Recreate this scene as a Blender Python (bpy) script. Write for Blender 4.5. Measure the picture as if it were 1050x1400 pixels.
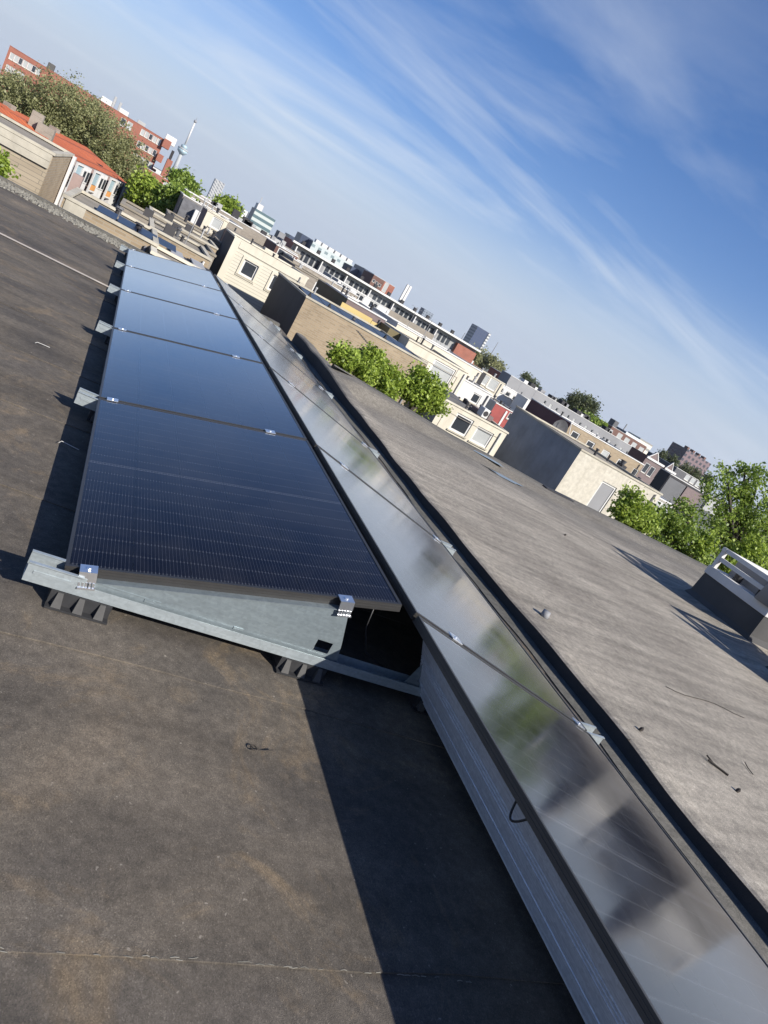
import bpy, math, random
import numpy as np
from mathutils import Matrix, Vector
random.seed(7)
rng = np.random.default_rng(7)
scene = bpy.context.scene
for o in list(bpy.data.objects): bpy.data.objects.remove(o)
COL = scene.collection
R = math.radians

# ------------------------------------------------------------------ camera
FPX, CAM = 976.44, Vector((-0.2253, -2.0140, 1.2400))
YAW, PIT, ROL = 0.48046, -0.25141, 0.53296
_f = Vector((math.sin(YAW)*math.cos(PIT), math.cos(YAW)*math.cos(PIT), math.sin(PIT)))
_r0 = Vector((math.cos(YAW), -math.sin(YAW), 0)); _u0 = _r0.cross(_f)
_r = math.cos(ROL)*_r0 + math.sin(ROL)*_u0
_u = -math.sin(ROL)*_r0 + math.cos(ROL)*_u0
cam = bpy.data.cameras.new('camera'); camo = bpy.data.objects.new('camera', cam); COL.objects.link(camo)
camo.matrix_world = Matrix(((_r.x, _u.x, -_f.x, CAM.x), (_r.y, _u.y, -_f.y, CAM.y), (_r.z, _u.z, -_f.z, CAM.z), (0, 0, 0, 1)))
cam.sensor_fit = 'VERTICAL'; cam.sensor_height = 36; cam.sensor_width = 27
cam.lens = FPX/1400*36; cam.clip_start = .05; cam.clip_end = 20000
scene.camera = camo

def ray(x, y): return (_f*FPX + _r*(x-525) + _u*(700-y)).normalized()
def ony(x, y, Y):
    d = ray(x, y); return CAM + d*((Y-CAM.y)/d.y)
def onx(x, y, X):
    d = ray(x, y); return CAM + d*((X-CAM.x)/d.x)
def onz(x, y, Z):
    d = ray(x, y); return CAM + d*((Z-CAM.z)/d.z)
def depth_of(P): return (Vector(P)-CAM).dot(_f)

# ------------------------------------------------------------------ light
SUN_TO = Vector((0.82, -1.28, 1.0)).normalized()      # towards the sun
elev = math.asin(SUN_TO.z); azim = math.atan2(SUN_TO.x, SUN_TO.y)
world = bpy.data.worlds.new('World'); scene.world = world; world.use_nodes = True
nt = world.node_tree; nt.nodes.clear()
W = nt.nodes.new; K = nt.links.new
out = W('ShaderNodeOutputWorld'); bg = W('ShaderNodeBackground')
sky = W('ShaderNodeTexSky'); sky.sky_type = 'NISHITA'; sky.sun_disc = False
sky.sun_elevation = elev; sky.sun_rotation = azim
sky.altitude = 20; sky.air_density = 1.0; sky.dust_density = 0.35; sky.ozone_density = 1.6
bg.inputs['Strength'].default_value = 0.080
# thin cirrus veil laid out on the dome of the sky
tc = W('ShaderNodeTexCoord'); sep = W('ShaderNodeSeparateXYZ'); K(tc.outputs['Generated'], sep.inputs[0])
def wm(op, a, b=None, clamp=False):
    n = W('ShaderNodeMath'); n.operation = op; n.use_clamp = clamp
    for i, v in enumerate((a, b)):
        if v is None: continue
        if isinstance(v, (int, float)): n.inputs[i].default_value = v
        else: K(v, n.inputs[i])
    return n.outputs[0]
zc = wm('ADD', wm('MAXIMUM', sep.outputs[2], 0.0), 0.10)
cx = wm('DIVIDE', sep.outputs[0], zc); cy = wm('DIVIDE', sep.outputs[1], zc)
cmb = W('ShaderNodeCombineXYZ'); K(cx, cmb.inputs[0]); K(cy, cmb.inputs[1])
mp = W('ShaderNodeMapping'); mp.inputs['Rotation'].default_value = (0, 0, R(110)); mp.inputs['Scale'].default_value = (0.42, 1.15, 1); mp.inputs['Location'].default_value = (12, 9, 0)
K(cmb.outputs[0], mp.inputs[0])
n1 = W('ShaderNodeTexNoise'); n1.inputs['Scale'].default_value = 1.05; n1.inputs['Detail'].default_value = 12; n1.inputs['Roughness'].default_value = .58; n1.inputs['Distortion'].default_value = .55
K(mp.outputs[0], n1.inputs['Vector'])
n2 = W('ShaderNodeTexNoise'); n2.inputs['Scale'].default_value = 0.33; n2.inputs['Detail'].default_value = 3
K(cmb.outputs[0], n2.inputs['Vector'])
cr = W('ShaderNodeMapRange'); cr.inputs['From Min'].default_value = .47; cr.inputs['From Max'].default_value = .80
K(n1.outputs[0], cr.inputs[0])
cr2 = W('ShaderNodeMapRange'); cr2.inputs['From Min'].default_value = .30; cr2.inputs['From Max'].default_value = .58
K(n2.outputs[0], cr2.inputs[0])
fade = W('ShaderNodeMapRange'); fade.inputs['From Min'].default_value = .62; fade.inputs['From Max'].default_value = .05; fade.inputs['To Min'].default_value = .12
K(sep.outputs[2], fade.inputs[0])
lowf = W('ShaderNodeMapRange'); lowf.interpolation_type = 'SMOOTHSTEP'; lowf.inputs['From Min'].default_value = .01; lowf.inputs['From Max'].default_value = .15; lowf.inputs['To Min'].default_value = .12
K(sep.outputs[2], lowf.inputs[0])
cl = wm('MULTIPLY', lowf.outputs[0], wm('MULTIPLY', wm('MULTIPLY', cr.outputs[0], cr2.outputs[0]), wm('MULTIPLY', fade.outputs[0], 1.1)), True)
hz = W('ShaderNodeMapRange'); hz.interpolation_type = 'SMOOTHERSTEP'; hz.inputs['From Min'].default_value = .24; hz.inputs['From Max'].default_value = .0; hz.inputs['To Max'].default_value = .96
K(sep.outputs[2], hz.inputs[0])
hs = W('ShaderNodeHueSaturation'); hs.inputs['Saturation'].default_value = 1.32
tint = W('ShaderNodeMix'); tint.data_type = 'RGBA'; tint.blend_type = 'MULTIPLY'; tint.inputs['Factor'].default_value = 1.; tint.inputs['B'].default_value = (1.04, .955, 1.06, 1); K(sky.outputs[0], tint.inputs['A']); K(tint.outputs['Result'], hs.inputs['Color'])
mixh = W('ShaderNodeMix'); mixh.data_type = 'RGBA'; K(hz.outputs[0], mixh.inputs['Factor']); K(hs.outputs[0], mixh.inputs['A']); mixh.inputs['B'].default_value = (4.3, 5.0, 6.1, 1)
mixc = W('ShaderNodeMix'); mixc.data_type = 'RGBA'
K(cl, mixc.inputs['Factor']); K(mixh.outputs['Result'], mixc.inputs['A']); mixc.inputs['B'].default_value = (6.4, 6.9, 7.5, 1)
K(mixc.outputs['Result'], bg.inputs['Color']); K(bg.outputs[0], out.inputs[0])

sl = bpy.data.lights.new('sun', 'SUN'); sl.energy = 5.0; sl.angle = R(.53); sl.color = (1, .955, .88)
so = bpy.data.objects.new('sun', sl); COL.objects.link(so)
so.rotation_euler = (-SUN_TO).to_track_quat('-Z', 'Y').to_euler(); so.location = (20, -5, 30)
scene.view_settings.view_transform = 'Standard'; scene.view_settings.look = 'None'
scene.view_settings.exposure = 0.65; scene.view_settings.gamma = 1
scene.render.engine = 'CYCLES'

# ------------------------------------------------------------------ materials
MATS = {}
def newmat(name):
    m = bpy.data.materials.new(name); m.use_nodes = True; MATS[name] = m
    nt = m.node_tree; b = nt.nodes['Principled BSDF']
    return m, nt, b
def N(nt, t, **kw):
    n = nt.nodes.new(t)
    for k, v in kw.items(): setattr(n, k, v)
    return n
def setin(n, **kw):
    for k, v in kw.items(): n.inputs[k.replace('_', ' ')].default_value = v
def c4(c): return (c[0], c[1], c[2], 1)
def ramp(nt, fac, stops):
    r = N(nt, 'ShaderNodeValToRGB'); e = r.color_ramp.elements
    while len(e) < len(stops): e.new(.5)
    for el, (p, c) in zip(e, stops): el.position = p; el.color = c4(c)
    nt.links.new(fac, r.inputs[0]); return r.outputs[0]
def noise(nt, vec, scale, detail=5, rough=.55, dist=0.):
    n = N(nt, 'ShaderNodeTexNoise'); setin(n, Scale=scale, Detail=detail, Roughness=rough, Distortion=dist)
    if vec is not None: nt.links.new(vec, n.inputs['Vector'])
    return n.outputs[0]
def mathn(nt, op, a, b=None, clamp=False):
    n = N(nt, 'ShaderNodeMath', operation=op, use_clamp=clamp)
    for i, v in enumerate((a, b)):
        if v is None: continue
        if isinstance(v, (int, float)): n.inputs[i].default_value = v
        else: nt.links.new(v, n.inputs[i])
    return n.outputs[0]
def mixrgb(nt, f, a, b, mode='MIX'):
    n = N(nt, 'ShaderNodeMix', data_type='RGBA', blend_type=mode)
    for k, v in (('Factor', f), ('A', a), ('B', b)):
        i = n.inputs[k]
        if isinstance(v, (int, float)): i.default_value = v
        elif isinstance(v, tuple): i.default_value = c4(v)
        else: nt.links.new(v, i)
    return n.outputs['Result']
def bump(nt, b, h, strength=.3, dist=.01):
    n = N(nt, 'ShaderNodeBump'); setin(n, Strength=strength, Distance=dist)
    nt.links.new(h, n.inputs['Height']); nt.links.new(n.outputs[0], b.inputs['Normal']); return n
def plain(name, c, rough=.7, metal=0., var=.18, scale=1.5, bmp=0., bscale=60, spec=.5, runs=0.):
    m, nt, b = newmat(name)
    g = N(nt, 'ShaderNodeNewGeometry').outputs['Position']
    f = noise(nt, g, scale, 6, .6)
    lo = tuple(v*(1-var) for v in c); hi = tuple(min(1, v*(1+var)) for v in c)
    col = ramp(nt, f, [(.3, lo), (.7, hi)])
    if runs:      # rain streaks and grime
        mpn = N(nt, 'ShaderNodeMapping'); mpn.inputs['Scale'].default_value = (1.6, 1.6, .3); nt.links.new(g, mpn.inputs[0])
        r_ = noise(nt, mpn.outputs[0], 1.3, 6, .65)
        col = mixrgb(nt, runs, col, ramp(nt, r_, [(.34, (.55, .52, .47)), (.55, (1.,)*3)]), 'MULTIPLY')
    nt.links.new(col, b.inputs['Base Color'])
    setin(b, Roughness=rough, Metallic=metal); b.inputs['Specular IOR Level'].default_value = spec
    if bmp: bump(nt, b, noise(nt, g, bscale, 3), bmp, .01)
    return m
def brickmat(name, c1, c2, mortar, bw=.22, bh=.0625, gap=.012, var=.25):
    m, nt, b = newmat(name)
    tcn = N(nt, 'ShaderNodeTexCoord'); s = N(nt, 'ShaderNodeSeparateXYZ'); nt.links.new(tcn.outputs['Object'], s.inputs[0])
    cb = N(nt, 'ShaderNodeCombineXYZ'); nt.links.new(mathn(nt, 'ADD', s.outputs[0], s.outputs[1]), cb.inputs[0]); nt.links.new(s.outputs[2], cb.inputs[1])
    br = N(nt, 'ShaderNodeTexBrick'); nt.links.new(cb.outputs[0], br.inputs['Vector'])
    setin(br, Color1=c4(c1), Color2=c4(c2), Mortar=c4(mortar), Scale=1., Mortar_Size=gap/2, Brick_Width=bw, Row_Height=bh)
    f = noise(nt, tcn.outputs['Object'], .7, 6, .65)
    d = ramp(nt, f, [(.3, (1-var,)*3), (.7, (1.0,)*3)])
    nt.links.new(mixrgb(nt, 1., br.outputs[0], d, 'MULTIPLY'), b.inputs['Base Color'])
    setin(b, Roughness=.85)
    bump(nt, b, br.outputs['Fac'], -.3, .01)
    return m

# bitumen of the roof we stand on
def roofmat(name, cols, streak=None, moss=None, gran=(.5, 1.5), dirt=None):
    m, nt, b = newmat(name)
    g = N(nt, 'ShaderNodeNewGeometry').outputs['Position']
    big = noise(nt, g, 1.15, 6, .62, .6)
    base = ramp(nt, big, [(.30, cols[0]), (.47, cols[1]), (.60, cols[2]), (.74, cols[3])])
    if streak:
        mpn = N(nt, 'ShaderNodeMapping'); mpn.inputs['Scale'].default_value = streak; nt.links.new(g, mpn.inputs[0])
        s = noise(nt, mpn.outputs[0], 1.0, 7, .62, .3)
        base = mixrgb(nt, .85, base, ramp(nt, s, [(.28, (.55,)*3), (.5, (.97,)*3), (.72, (1.34,)*3)]), 'MULTIPLY')
    if moss:
        mm = noise(nt, g, 2.7, 7, .66, 1.6)
        base = mixrgb(nt, mathn(nt, 'MULTIPLY', ramp(nt, mm, [(.55, (0,)*3), (.70, (1,)*3)]), .34), base, moss)
    if dirt:
        sy = N(nt, 'ShaderNodeSeparateXYZ'); nt.links.new(g, sy.inputs[0])
        wob = mathn(nt, 'ADD', sy.outputs[1], mathn(nt, 'MULTIPLY', mathn(nt, 'SUBTRACT', noise(nt, g, .9, 5, .6), .5), 1.8))
        mr = N(nt, 'ShaderNodeMapRange', interpolation_type='SMOOTHSTEP'); setin(mr, From_Min=5.0, From_Max=6.4); nt.links.new(wob, mr.inputs[0])
        base = mixrgb(nt, mathn(nt, 'MULTIPLY', mr.outputs[0], .6), base, dirt)
    # mineral granules
    v = N(nt, 'ShaderNodeTexVoronoi'); setin(v, Scale=420.); nt.links.new(g, v.inputs['Vector'])
    gr = ramp(nt, v.outputs['Color'], [(.1, (gran[0],)*3), (.8, (1.,)*3), (.97, (gran[1],)*3)])
    base = mixrgb(nt, .8, base, gr, 'MULTIPLY')
    me_ = noise(nt, g, 26, 6, .7)
    base = mixrgb(nt, .8, base, ramp(nt, me_, [(.32, (.68,)*3), (.5, (1.,)*3), (.68, (1.36,)*3)]), 'MULTIPLY')
    sp = noise(nt, g, 55, 2, .5)
    base = mixrgb(nt, mathn(nt, 'MULTIPLY', ramp(nt, sp, [(.70, (0,)*3), (.76, (1,)*3)]), .35), base, (.45, .40, .33))
    nt.links.new(base, b.inputs['Base Color']); setin(b, Roughness=.86); b.inputs['Specular IOR Level'].default_value = .35
    h = mathn(nt, 'ADD', mathn(nt, 'MULTIPLY', v.outputs['Distance'], .35), mathn(nt, 'MULTIPLY', noise(nt, g, 9, 5), 1.4))
    bump(nt, b, h, .45, .006)
    return m
M_ROOF = roofmat('bitumen_brown', [(.072, .063, .055), (.108, .092, .074), (.138, .115, .088), (.195, .153, .108)], streak=(.9, 3.2, 1), moss=(.31, .215, .115))
M_NROOF = roofmat('bitumen_grey', [(.225, .197, .160), (.298, .264, .215), (.342, .304, .248), (.39, .347, .284)], streak=(.9, 9, 1), gran=(.4, 1.8), dirt=(.105, .098, .085))
M_KERB = roofmat('bitumen_kerb', [(.085, .080, .070), (.12, .115, .10), (.15, .14, .12), (.20, .185, .15)], gran=(.4, 1.7))
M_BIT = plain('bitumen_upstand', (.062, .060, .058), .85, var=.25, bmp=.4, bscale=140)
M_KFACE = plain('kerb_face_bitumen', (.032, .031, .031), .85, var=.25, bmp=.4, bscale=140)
M_GRAVEL = plain('gravel', (.17, .16, .135), .9, var=.45, scale=18)
M_CITY = plain('city_ground', (.10, .105, .085), .95, var=.4, scale=.02)

def galv(name, c=(.60, .66, .67), rough=.42, metal=.75, along=False):
    m, nt, b = newmat(name)
    tcn = N(nt, 'ShaderNodeTexCoord').outputs['Object']
    mpn = N(nt, 'ShaderNodeMapping'); mpn.inputs['Scale'].default_value = (1.2, 1.2, 6) if not along else (20, .6, 20); nt.links.new(tcn, mpn.inputs[0])
    f = noise(nt, mpn.outputs[0], 9, 6, .65, .8)
    v = N(nt, 'ShaderNodeTexVoronoi'); setin(v, Scale=95.); nt.links.new(tcn, v.inputs['Vector'])
    ff = mathn(nt, 'ADD', mathn(nt, 'MULTIPLY', f, .8), mathn(nt, 'MULTIPLY', v.outputs['Color'], .2))
    nt.links.new(ramp(nt, ff, [(.3, tuple(x*.80 for x in c)), (.5, c), (.7, tuple(min(1, x*1.22) for x in c))]), b.inputs['Base Color'])
    nt.links.new(ramp(nt, f, [(.3, (rough+.1,)*3), (.7, (rough-.08,)*3)]), b.inputs['Roughness'])
    setin(b, Metallic=metal)
    return m
M_GALV = galv('galvanised_steel', (.36, .40, .41), .40, .45)
M_GALVP = galv('galvanised_plate', (.235, .275, .29), .38, .5)
M_PLATE = galv('zinc_coated_sheet', (.74, .77, .83), .42, .40, True)
M_CLAMP = plain('aluminium', (.80, .81, .82), .28, .9, var=.08, scale=40)
M_FRAME = plain('anodised_frame', (.048, .046, .044), .40, .35, var=.1, scale=20)
M_DARKFRAME = plain('black_frame', (.018, .019, .022), .42, .0, var=.1, scale=20)
M_RUBBER = plain('black_rubber', (.020, .020, .021), .7, var=.2, scale=30)
M_RIB = plain('grey_rubber_rib', (.055, .053, .050), .75, var=.15, scale=40)
M_BACK = plain('panel_back', (.03, .03, .032), .6)
M_CABLE = plain('cable_black', (.015, .015, .016), .5)
M_WIRE = plain('conduit_grey', (.26, .235, .22), .55, var=.12, scale=8)
M_TIE = plain('white_plastic', (.42, .41, .39), .5)
M_STICK = plain('dry_stick', (.035, .028, .022), .85)

def cellmat():
    m, nt, b = newmat('solar_cells')
    o = N(nt, 'ShaderNodeTexCoord').outputs['Object']; s = N(nt, 'ShaderNodeSeparateXYZ'); nt.links.new(o, s.inputs[0])
    X, Y = s.outputs[0], s.outputs[1]
    def line(v, pitch, w, off=0.):
        t = mathn(nt, 'FRACT', mathn(nt, 'DIVIDE', mathn(nt, 'ADD', v, off+100*pitch), pitch))
        d = mathn(nt, 'ABSOLUTE', mathn(nt, 'SUBTRACT', t, .5))
        return mathn(nt, 'GREATER_THAN', d, .5-w/pitch/2)
    bus = line(X, .0114, .0011, .0028)
    gapx = line(X, .1803, .0036, -.0105)
    gapy = line(Y, .0930, .0024, -.021)
    mid = mathn(nt, 'LESS_THAN', mathn(nt, 'ABSOLUTE', mathn(nt, 'SUBTRACT', Y, .861)), .009)
    midl = mathn(nt, 'MULTIPLY', mid, mathn(nt, 'GREATER_THAN', mathn(nt, 'ABSOLUTE', mathn(nt, 'SUBTRACT', Y, .861)), .0065))
    dot = mathn(nt, 'MULTIPLY', line(Y, .0930, .011, -.021), line(X, .0114, .0030, .0028))
    var = noise(nt, o, 1.3, 3)
    base = ramp(nt, var, [(.3, (.0040, .0042, .0085)), (.7, (.0065, .007, .0125))])
    base = mixrgb(nt, mathn(nt, 'MULTIPLY', bus, .38), base, (.10, .105, .12))
    base = mixrgb(nt, mathn(nt, 'MULTIPLY', gapx, .75), base, (.006, .006, .007))
    base = mixrgb(nt, mathn(nt, 'MULTIPLY', gapy, .30), base, (.095, .098, .108))
    base = mixrgb(nt, mathn(nt, 'MULTIPLY', dot, .32), base, (.16, .165, .175))
    base = mixrgb(nt, mathn(nt, 'MULTIPLY', midl, .5), base, (.20, .20, .21))
    # dust film
    du = noise(nt, o, 3.5, 6, .7, .5)
    base = mixrgb(nt, mathn(nt, 'MULTIPLY', ramp(nt, du, [(.4, (0,)*3), (.8, (1,)*3)]), .05), base, (.30, .28, .25))
    nt.links.new(base, b.inputs['Base Color']); setin(b, Roughness=.6); b.inputs['Specular IOR Level'].default_value = 0.
    # anti-reflective, dusty glass: weak mirror from above, strong at grazing angles
    fr = N(nt, 'ShaderNodeFresnel'); fr.inputs[0].default_value = 1.45
    ff = mathn(nt, 'SUBTRACT', mathn(nt, 'MULTIPLY', fr.outputs[0], 2.05), .125, True); ff = mathn(nt, 'MINIMUM', ff, .82)
    bf = N(nt, 'ShaderNodeNewGeometry').outputs['Backfacing']; ff = mathn(nt, 'MULTIPLY', ff, mathn(nt, 'SUBTRACT', 1., bf))
    gl = N(nt, 'ShaderNodeBsdfGlossy'); gl.inputs['Color'].default_value = (.97, .96, .95, 1)
    nt.links.new(ramp(nt, du, [(.3, (.085,)*3), (.75, (.15,)*3)]), gl.inputs['Roughness'])
    # clear glass between the cells lets thin bars of light through
    tp = N(nt, 'ShaderNodeBsdfTransparent'); m1 = N(nt, 'ShaderNodeMixShader'); m2 = N(nt, 'ShaderNodeMixShader')
    nt.links.new(mathn(nt, 'MULTIPLY', mathn(nt, 'MAXIMUM', gapx, gapy), .3), m1.inputs[0]); nt.links.new(b.outputs[0], m1.inputs[1]); nt.links.new(tp.outputs[0], m1.inputs[2])
    nt.links.new(ff, m2.inputs[0]); nt.links.new(m1.outputs[0], m2.inputs[1]); nt.links.new(gl.outputs[0], m2.inputs[2])
    nt.links.new(m2.outputs[0], nt.nodes['Material Output'].inputs[0])
    return m
M_CELL = cellmat()

M_CREAM = plain('cream_render', (.57, .525, .425), .8, var=.06, scale=1.2, runs=.3)
M_CREAMB = brickmat('cream_boards', (.59, .55, .45), (.57, .53, .43), (.38, .35, .28), bw=6., bh=.12, gap=.02, var=.08)
M_WHITE = plain('white_paint', (.58, .57, .55), .6, var=.05, runs=.3)
M_TRIM = plain('white_trim', (.58, .57, .545), .5, var=.05)
M_GLASS = plain('window_glass', (.035, .04, .048), .08, var=.3, scale=.6, spec=.8)
M_BLIND = plain('pale_blind', (.36, .37, .36), .4, var=.1)
M_TANB = brickmat('tan_brick', (.36, .275, .175), (.28, .21, .13), (.33, .29, .23))
M_PALEB = brickmat('pale_brick', (.42, .35, .25), (.33, .27, .19), (.20, .17, .13), bw=.9, bh=.09)
M_GREYB = brickmat('grey_brown_brick', (.30, .26, .21), (.24, .205, .165), (.30, .27, .23))
M_REDB = brickmat('red_brick', (.34, .115, .075), (.29, .095, .06), (.30, .17, .13))
M_BRNB = brickmat('brown_brick', (.17, .085, .065), (.14, .07, .055), (.16, .11, .09))
M_MAUVE = brickmat('mauve_brick', (.20, .145, .14), (.16, .115, .115), (.20, .17, .16))
M_CONC = plain('pale_concrete', (.42, .385, .31), .85, var=.16, scale=3, bmp=.3, bscale=15, runs=.3)
M_SPECK = plain('speckled_plaster', (.49, .455, .38), .85, var=.16, scale=7, bmp=.5, bscale=25, runs=.3)
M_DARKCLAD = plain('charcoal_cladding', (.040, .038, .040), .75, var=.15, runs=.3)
M_BLUEGREY = plain('blue_grey_felt', (.20, .225, .26), .8, var=.2, scale=1.2, runs=.3)
M_MAROON = plain('maroon_cladding', (.07, .025, .03), .7)
M_BLACK = plain('black_cladding', (.022, .021, .024), .7)
M_OLIVE = plain('olive_panel', (.13, .105, .05), .75, var=.1)
M_YELLOW = plain('yellow_panel', (.50, .38, .15), .7, var=.06)
M_ORANGE = plain('orange_timber', (.50, .24, .08), .75, var=.15)
M_FELT = plain('roof_felt', (.235, .205, .160), .9, var=.3, scale=.8)
M_FELTD = plain('dark_roof_felt', (.075, .072, .068), .9, var=.3, scale=.8)
M_TILE = brickmat('orange_tiles', (.50, .125, .045), (.43, .105, .038), (.26, .07, .03), bw=.25, bh=.34, gap=.05, var=.2)
M_SLATE = plain('slate', (.085, .085, .09), .7, var=.3, scale=4)
M_SOLAR = plain('dark_solar', (.010, .012, .022), .30, var=.3, spec=.3)
M_NAVY = plain('navy_cladding', (.045, .060, .10), .4, var=.15, scale=.05)
M_RED = plain('red_boards', (.27, .055, .048), .7)
M_GREYL = plain('light_grey', (.33, .33, .325), .7, var=.15, scale=.3)
M_GREYM = plain('mid_grey', (.22, .22, .225), .7, var=.15, scale=.3)
M_PINK = plain('brown_pink_panel', (.26, .19, .17), .7)
M_GALLERY = plain('gallery_grey', (.30, .30, .29), .6, var=.2, scale=.2, runs=.3)
M_BARK = plain('bark', (.045, .036, .028), .9, var=.3, scale=6)
M_TOWERC = plain('tower_concrete', (.34, .35, .35), .7, var=.08, scale=.05)
M_BLUEGL = plain('pale_blue_glass', (.30, .40, .44), .25, var=.2, scale=.1)
M_PUDDLE = plain('water', (.05, .055, .06), .03, var=.1, spec=1.)

def facade_pattern(name, wall, glass, pw, ph, fw=.6, fh=.5, diag=0.):
    """window grid of a tower too far away for single windows to be told apart"""
    m, nt, b = newmat(name)
    tcn = N(nt, 'ShaderNodeTexCoord'); s = N(nt, 'ShaderNodeSeparateXYZ'); nt.links.new(tcn.outputs['Object'], s.inputs[0])
    h = mathn(nt, 'ADD', s.outputs[0], s.outputs[1])
    z = mathn(nt, 'ADD', s.outputs[2], mathn(nt, 'MULTIPLY', h, diag))
    fx = mathn(nt, 'LESS_THAN', mathn(nt, 'FRACT', mathn(nt, 'DIVIDE', mathn(nt, 'ADD', h, 1000*pw), pw)), fw)
    fz = mathn(nt, 'LESS_THAN', mathn(nt, 'FRACT', mathn(nt, 'DIVIDE', mathn(nt, 'ADD', z, 1000*ph), ph)), fh)
    w = mathn(nt, 'MULTIPLY', fx, fz)
    nt.links.new(mixrgb(nt, w, wall, glass), b.inputs['Base Color'])
    r = mathn(nt, 'SUBTRACT', .75, mathn(nt, 'MULTIPLY', w, .5)); nt.links.new(r, b.inputs['Roughness'])
    return m

# ------------------------------------------------------------------ mesh helpers
class MB:
    def __init__(s): s.v = []; s.f = []; s.m = []
    def quad(s, a, b, c, d, mi=0):
        i = len(s.v); s.v += [tuple(a), tuple(b), tuple(c), tuple(d)]; s.f.append((i, i+1, i+2, i+3)); s.m.append(mi)
    def poly(s, pts, mi=0):
        i = len(s.v); s.v += [tuple(p) for p in pts]; s.f.append(tuple(range(i, i+len(pts)))); s.m.append(mi)
    def box(s, x0, x1, y0, y1, z0, z1, mi=0):
        i = len(s.v)
        s.v += [(x0,y0,z0),(x1,y0,z0),(x1,y1,z0),(x0,y1,z0),(x0,y0,z1),(x1,y0,z1),(x1,y1,z1),(x0,y1,z1)]
        for f in ((0,3,2,1),(4,5,6,7),(0,1,5,4),(1,2,6,5),(2,3,7,6),(3,0,4,7)):
            s.f.append(tuple(i+k for k in f)); s.m.append(mi)
    def prism(s, pts, y0, y1, mi=0):
        """polygon of (x,z) extruded along y"""
        n = len(pts); i = len(s.v)
        s.v += [(p[0], y0, p[1]) for p in pts]+[(p[0], y1, p[1]) for p in pts]
        s.f.append(tuple(range(i, i+n))); s.m.append(mi)
        s.f.append(tuple(range(i+2*n-1, i+n-1, -1))); s.m.append(mi)
        for k in range(n):
            k2 = (k+1) % n
            s.f.append((i+k2, i+k, i+n+k, i+n+k2)); s.m.append(mi)
    def tube(s, pts, rad, n=8, mi=0, cap=True):
        pts = [Vector(p) for p in pts]
        if not isinstance(rad, (list, tuple)): rad = [rad]*len(pts)
        i0 = len(s.v)
        for k, p in enumerate(pts):
            t = (pts[min(k+1, len(pts)-1)]-pts[max(k-1, 0)]).normalized()
            a = t.orthogonal().normalized() if k == 0 else (a-t*a.dot(t)).normalized()
            b = t.cross(a)
            for j in range(n):
                th = 2*math.pi*j/n; s.v.append(tuple(p+(a*math.cos(th)+b*math.sin(th))*rad[k]))
        for k in range(len(pts)-1):
            for j in range(n):
                j2 = (j+1) % n
                s.f.append((i0+k*n+j, i0+k*n+j2, i0+(k+1)*n+j2, i0+(k+1)*n+j)); s.m.append(mi)
        if cap:
            s.f.append(tuple(i0+n-1-j for j in range(n))); s.m.append(mi)
            e = i0+(len(pts)-1)*n; s.f.append(tuple(e+j for j in range(n))); s.m.append(mi)
    def mesh(s, name, mats, smooth=False):
        me = bpy.data.meshes.new(name); me.from_pydata(s.v, [], s.f)
        if not isinstance(mats, (list, tuple)): mats = [mats]
        for m in mats: me.materials.append(m)
        if len(mats) > 1: me.polygons.foreach_set('material_index', s.m)
        if smooth: me.polygons.foreach_set('use_smooth', [True]*len(me.polygons))
        me.update(); return me
    def build(s, name, mats, parent=None, smooth=False, bev=0.):
        o = link(name, s.mesh(name, mats, smooth), parent)
        if bev:
            md = o.modifiers.new('bevel', 'BEVEL'); md.width = bev; md.segments = 2; md.limit_method = 'ANGLE'
        return o
def link(name, data, parent=None):
    o = bpy.data.objects.new(name, data); COL.objects.link(o)
    if parent: o.parent = parent
    return o
def tag(o, label=None, cat=None, group=None, kind=None):
    if label: o['label'] = label
    if cat: o['category'] = cat
    if group: o['group'] = group
    if kind: o['kind'] = kind
    return o
def thing(name, label, cat, loc=(0, 0, 0), rot=(0, 0, 0), group=None):
    o = link(name, None); o.location = loc; o.rotation_euler = rot; o.empty_display_size = .2
    return tag(o, label, cat, group)

GZ = -9.6          # street level
# ------------------------------------------------------------------ the setting: ground and the roofs we look over
g = MB(); g.quad((-4000, -4000, GZ), (4000, -4000, GZ), (4000, 4000, GZ), (-4000, 4000, GZ))
tag(g.build('ground', M_CITY), kind='structure')

deck = MB(); deck.box(-9, 2.585, -7, 10.05, GZ, -.012)
roof = tag(deck.build('roof_deck', [M_FELT]), kind='structure')
# overlapping strips of roofing felt, each its own sheet with a lapped edge
sp = .866; y0 = -.228-8*sp
k = 0
while y0 < 10.0:
    y1 = min(y0+sp+.06, 10.04)
    st = MB(); nx = 46
    xs = np.linspace(-9, 2.584, nx)
    ph = random.random()*9
    a = [(x, y0+.010*math.sin(x*2.3+ph)+.004*math.sin(x*9+ph), .0026+.0008*math.sin(x*5+ph)) for x in xs]
    a0 = [(p[0], p[1], -.001) for p in a]
    a2 = [(p[0], p[1]+.05, .0018) for p in a]
    b = [(x, y1, -.0015) for x in xs]
    for i in range(nx-1):
        st.quad(a0[i], a0[i+1], a[i+1], a[i]); st.quad(a[i], a[i+1], a2[i+1], a2[i]); st.quad(a2[i], a2[i+1], b[i+1], b[i])
    st.build('felt_strip', M_ROOF, roof)
    y0 += sp; k += 1
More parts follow.
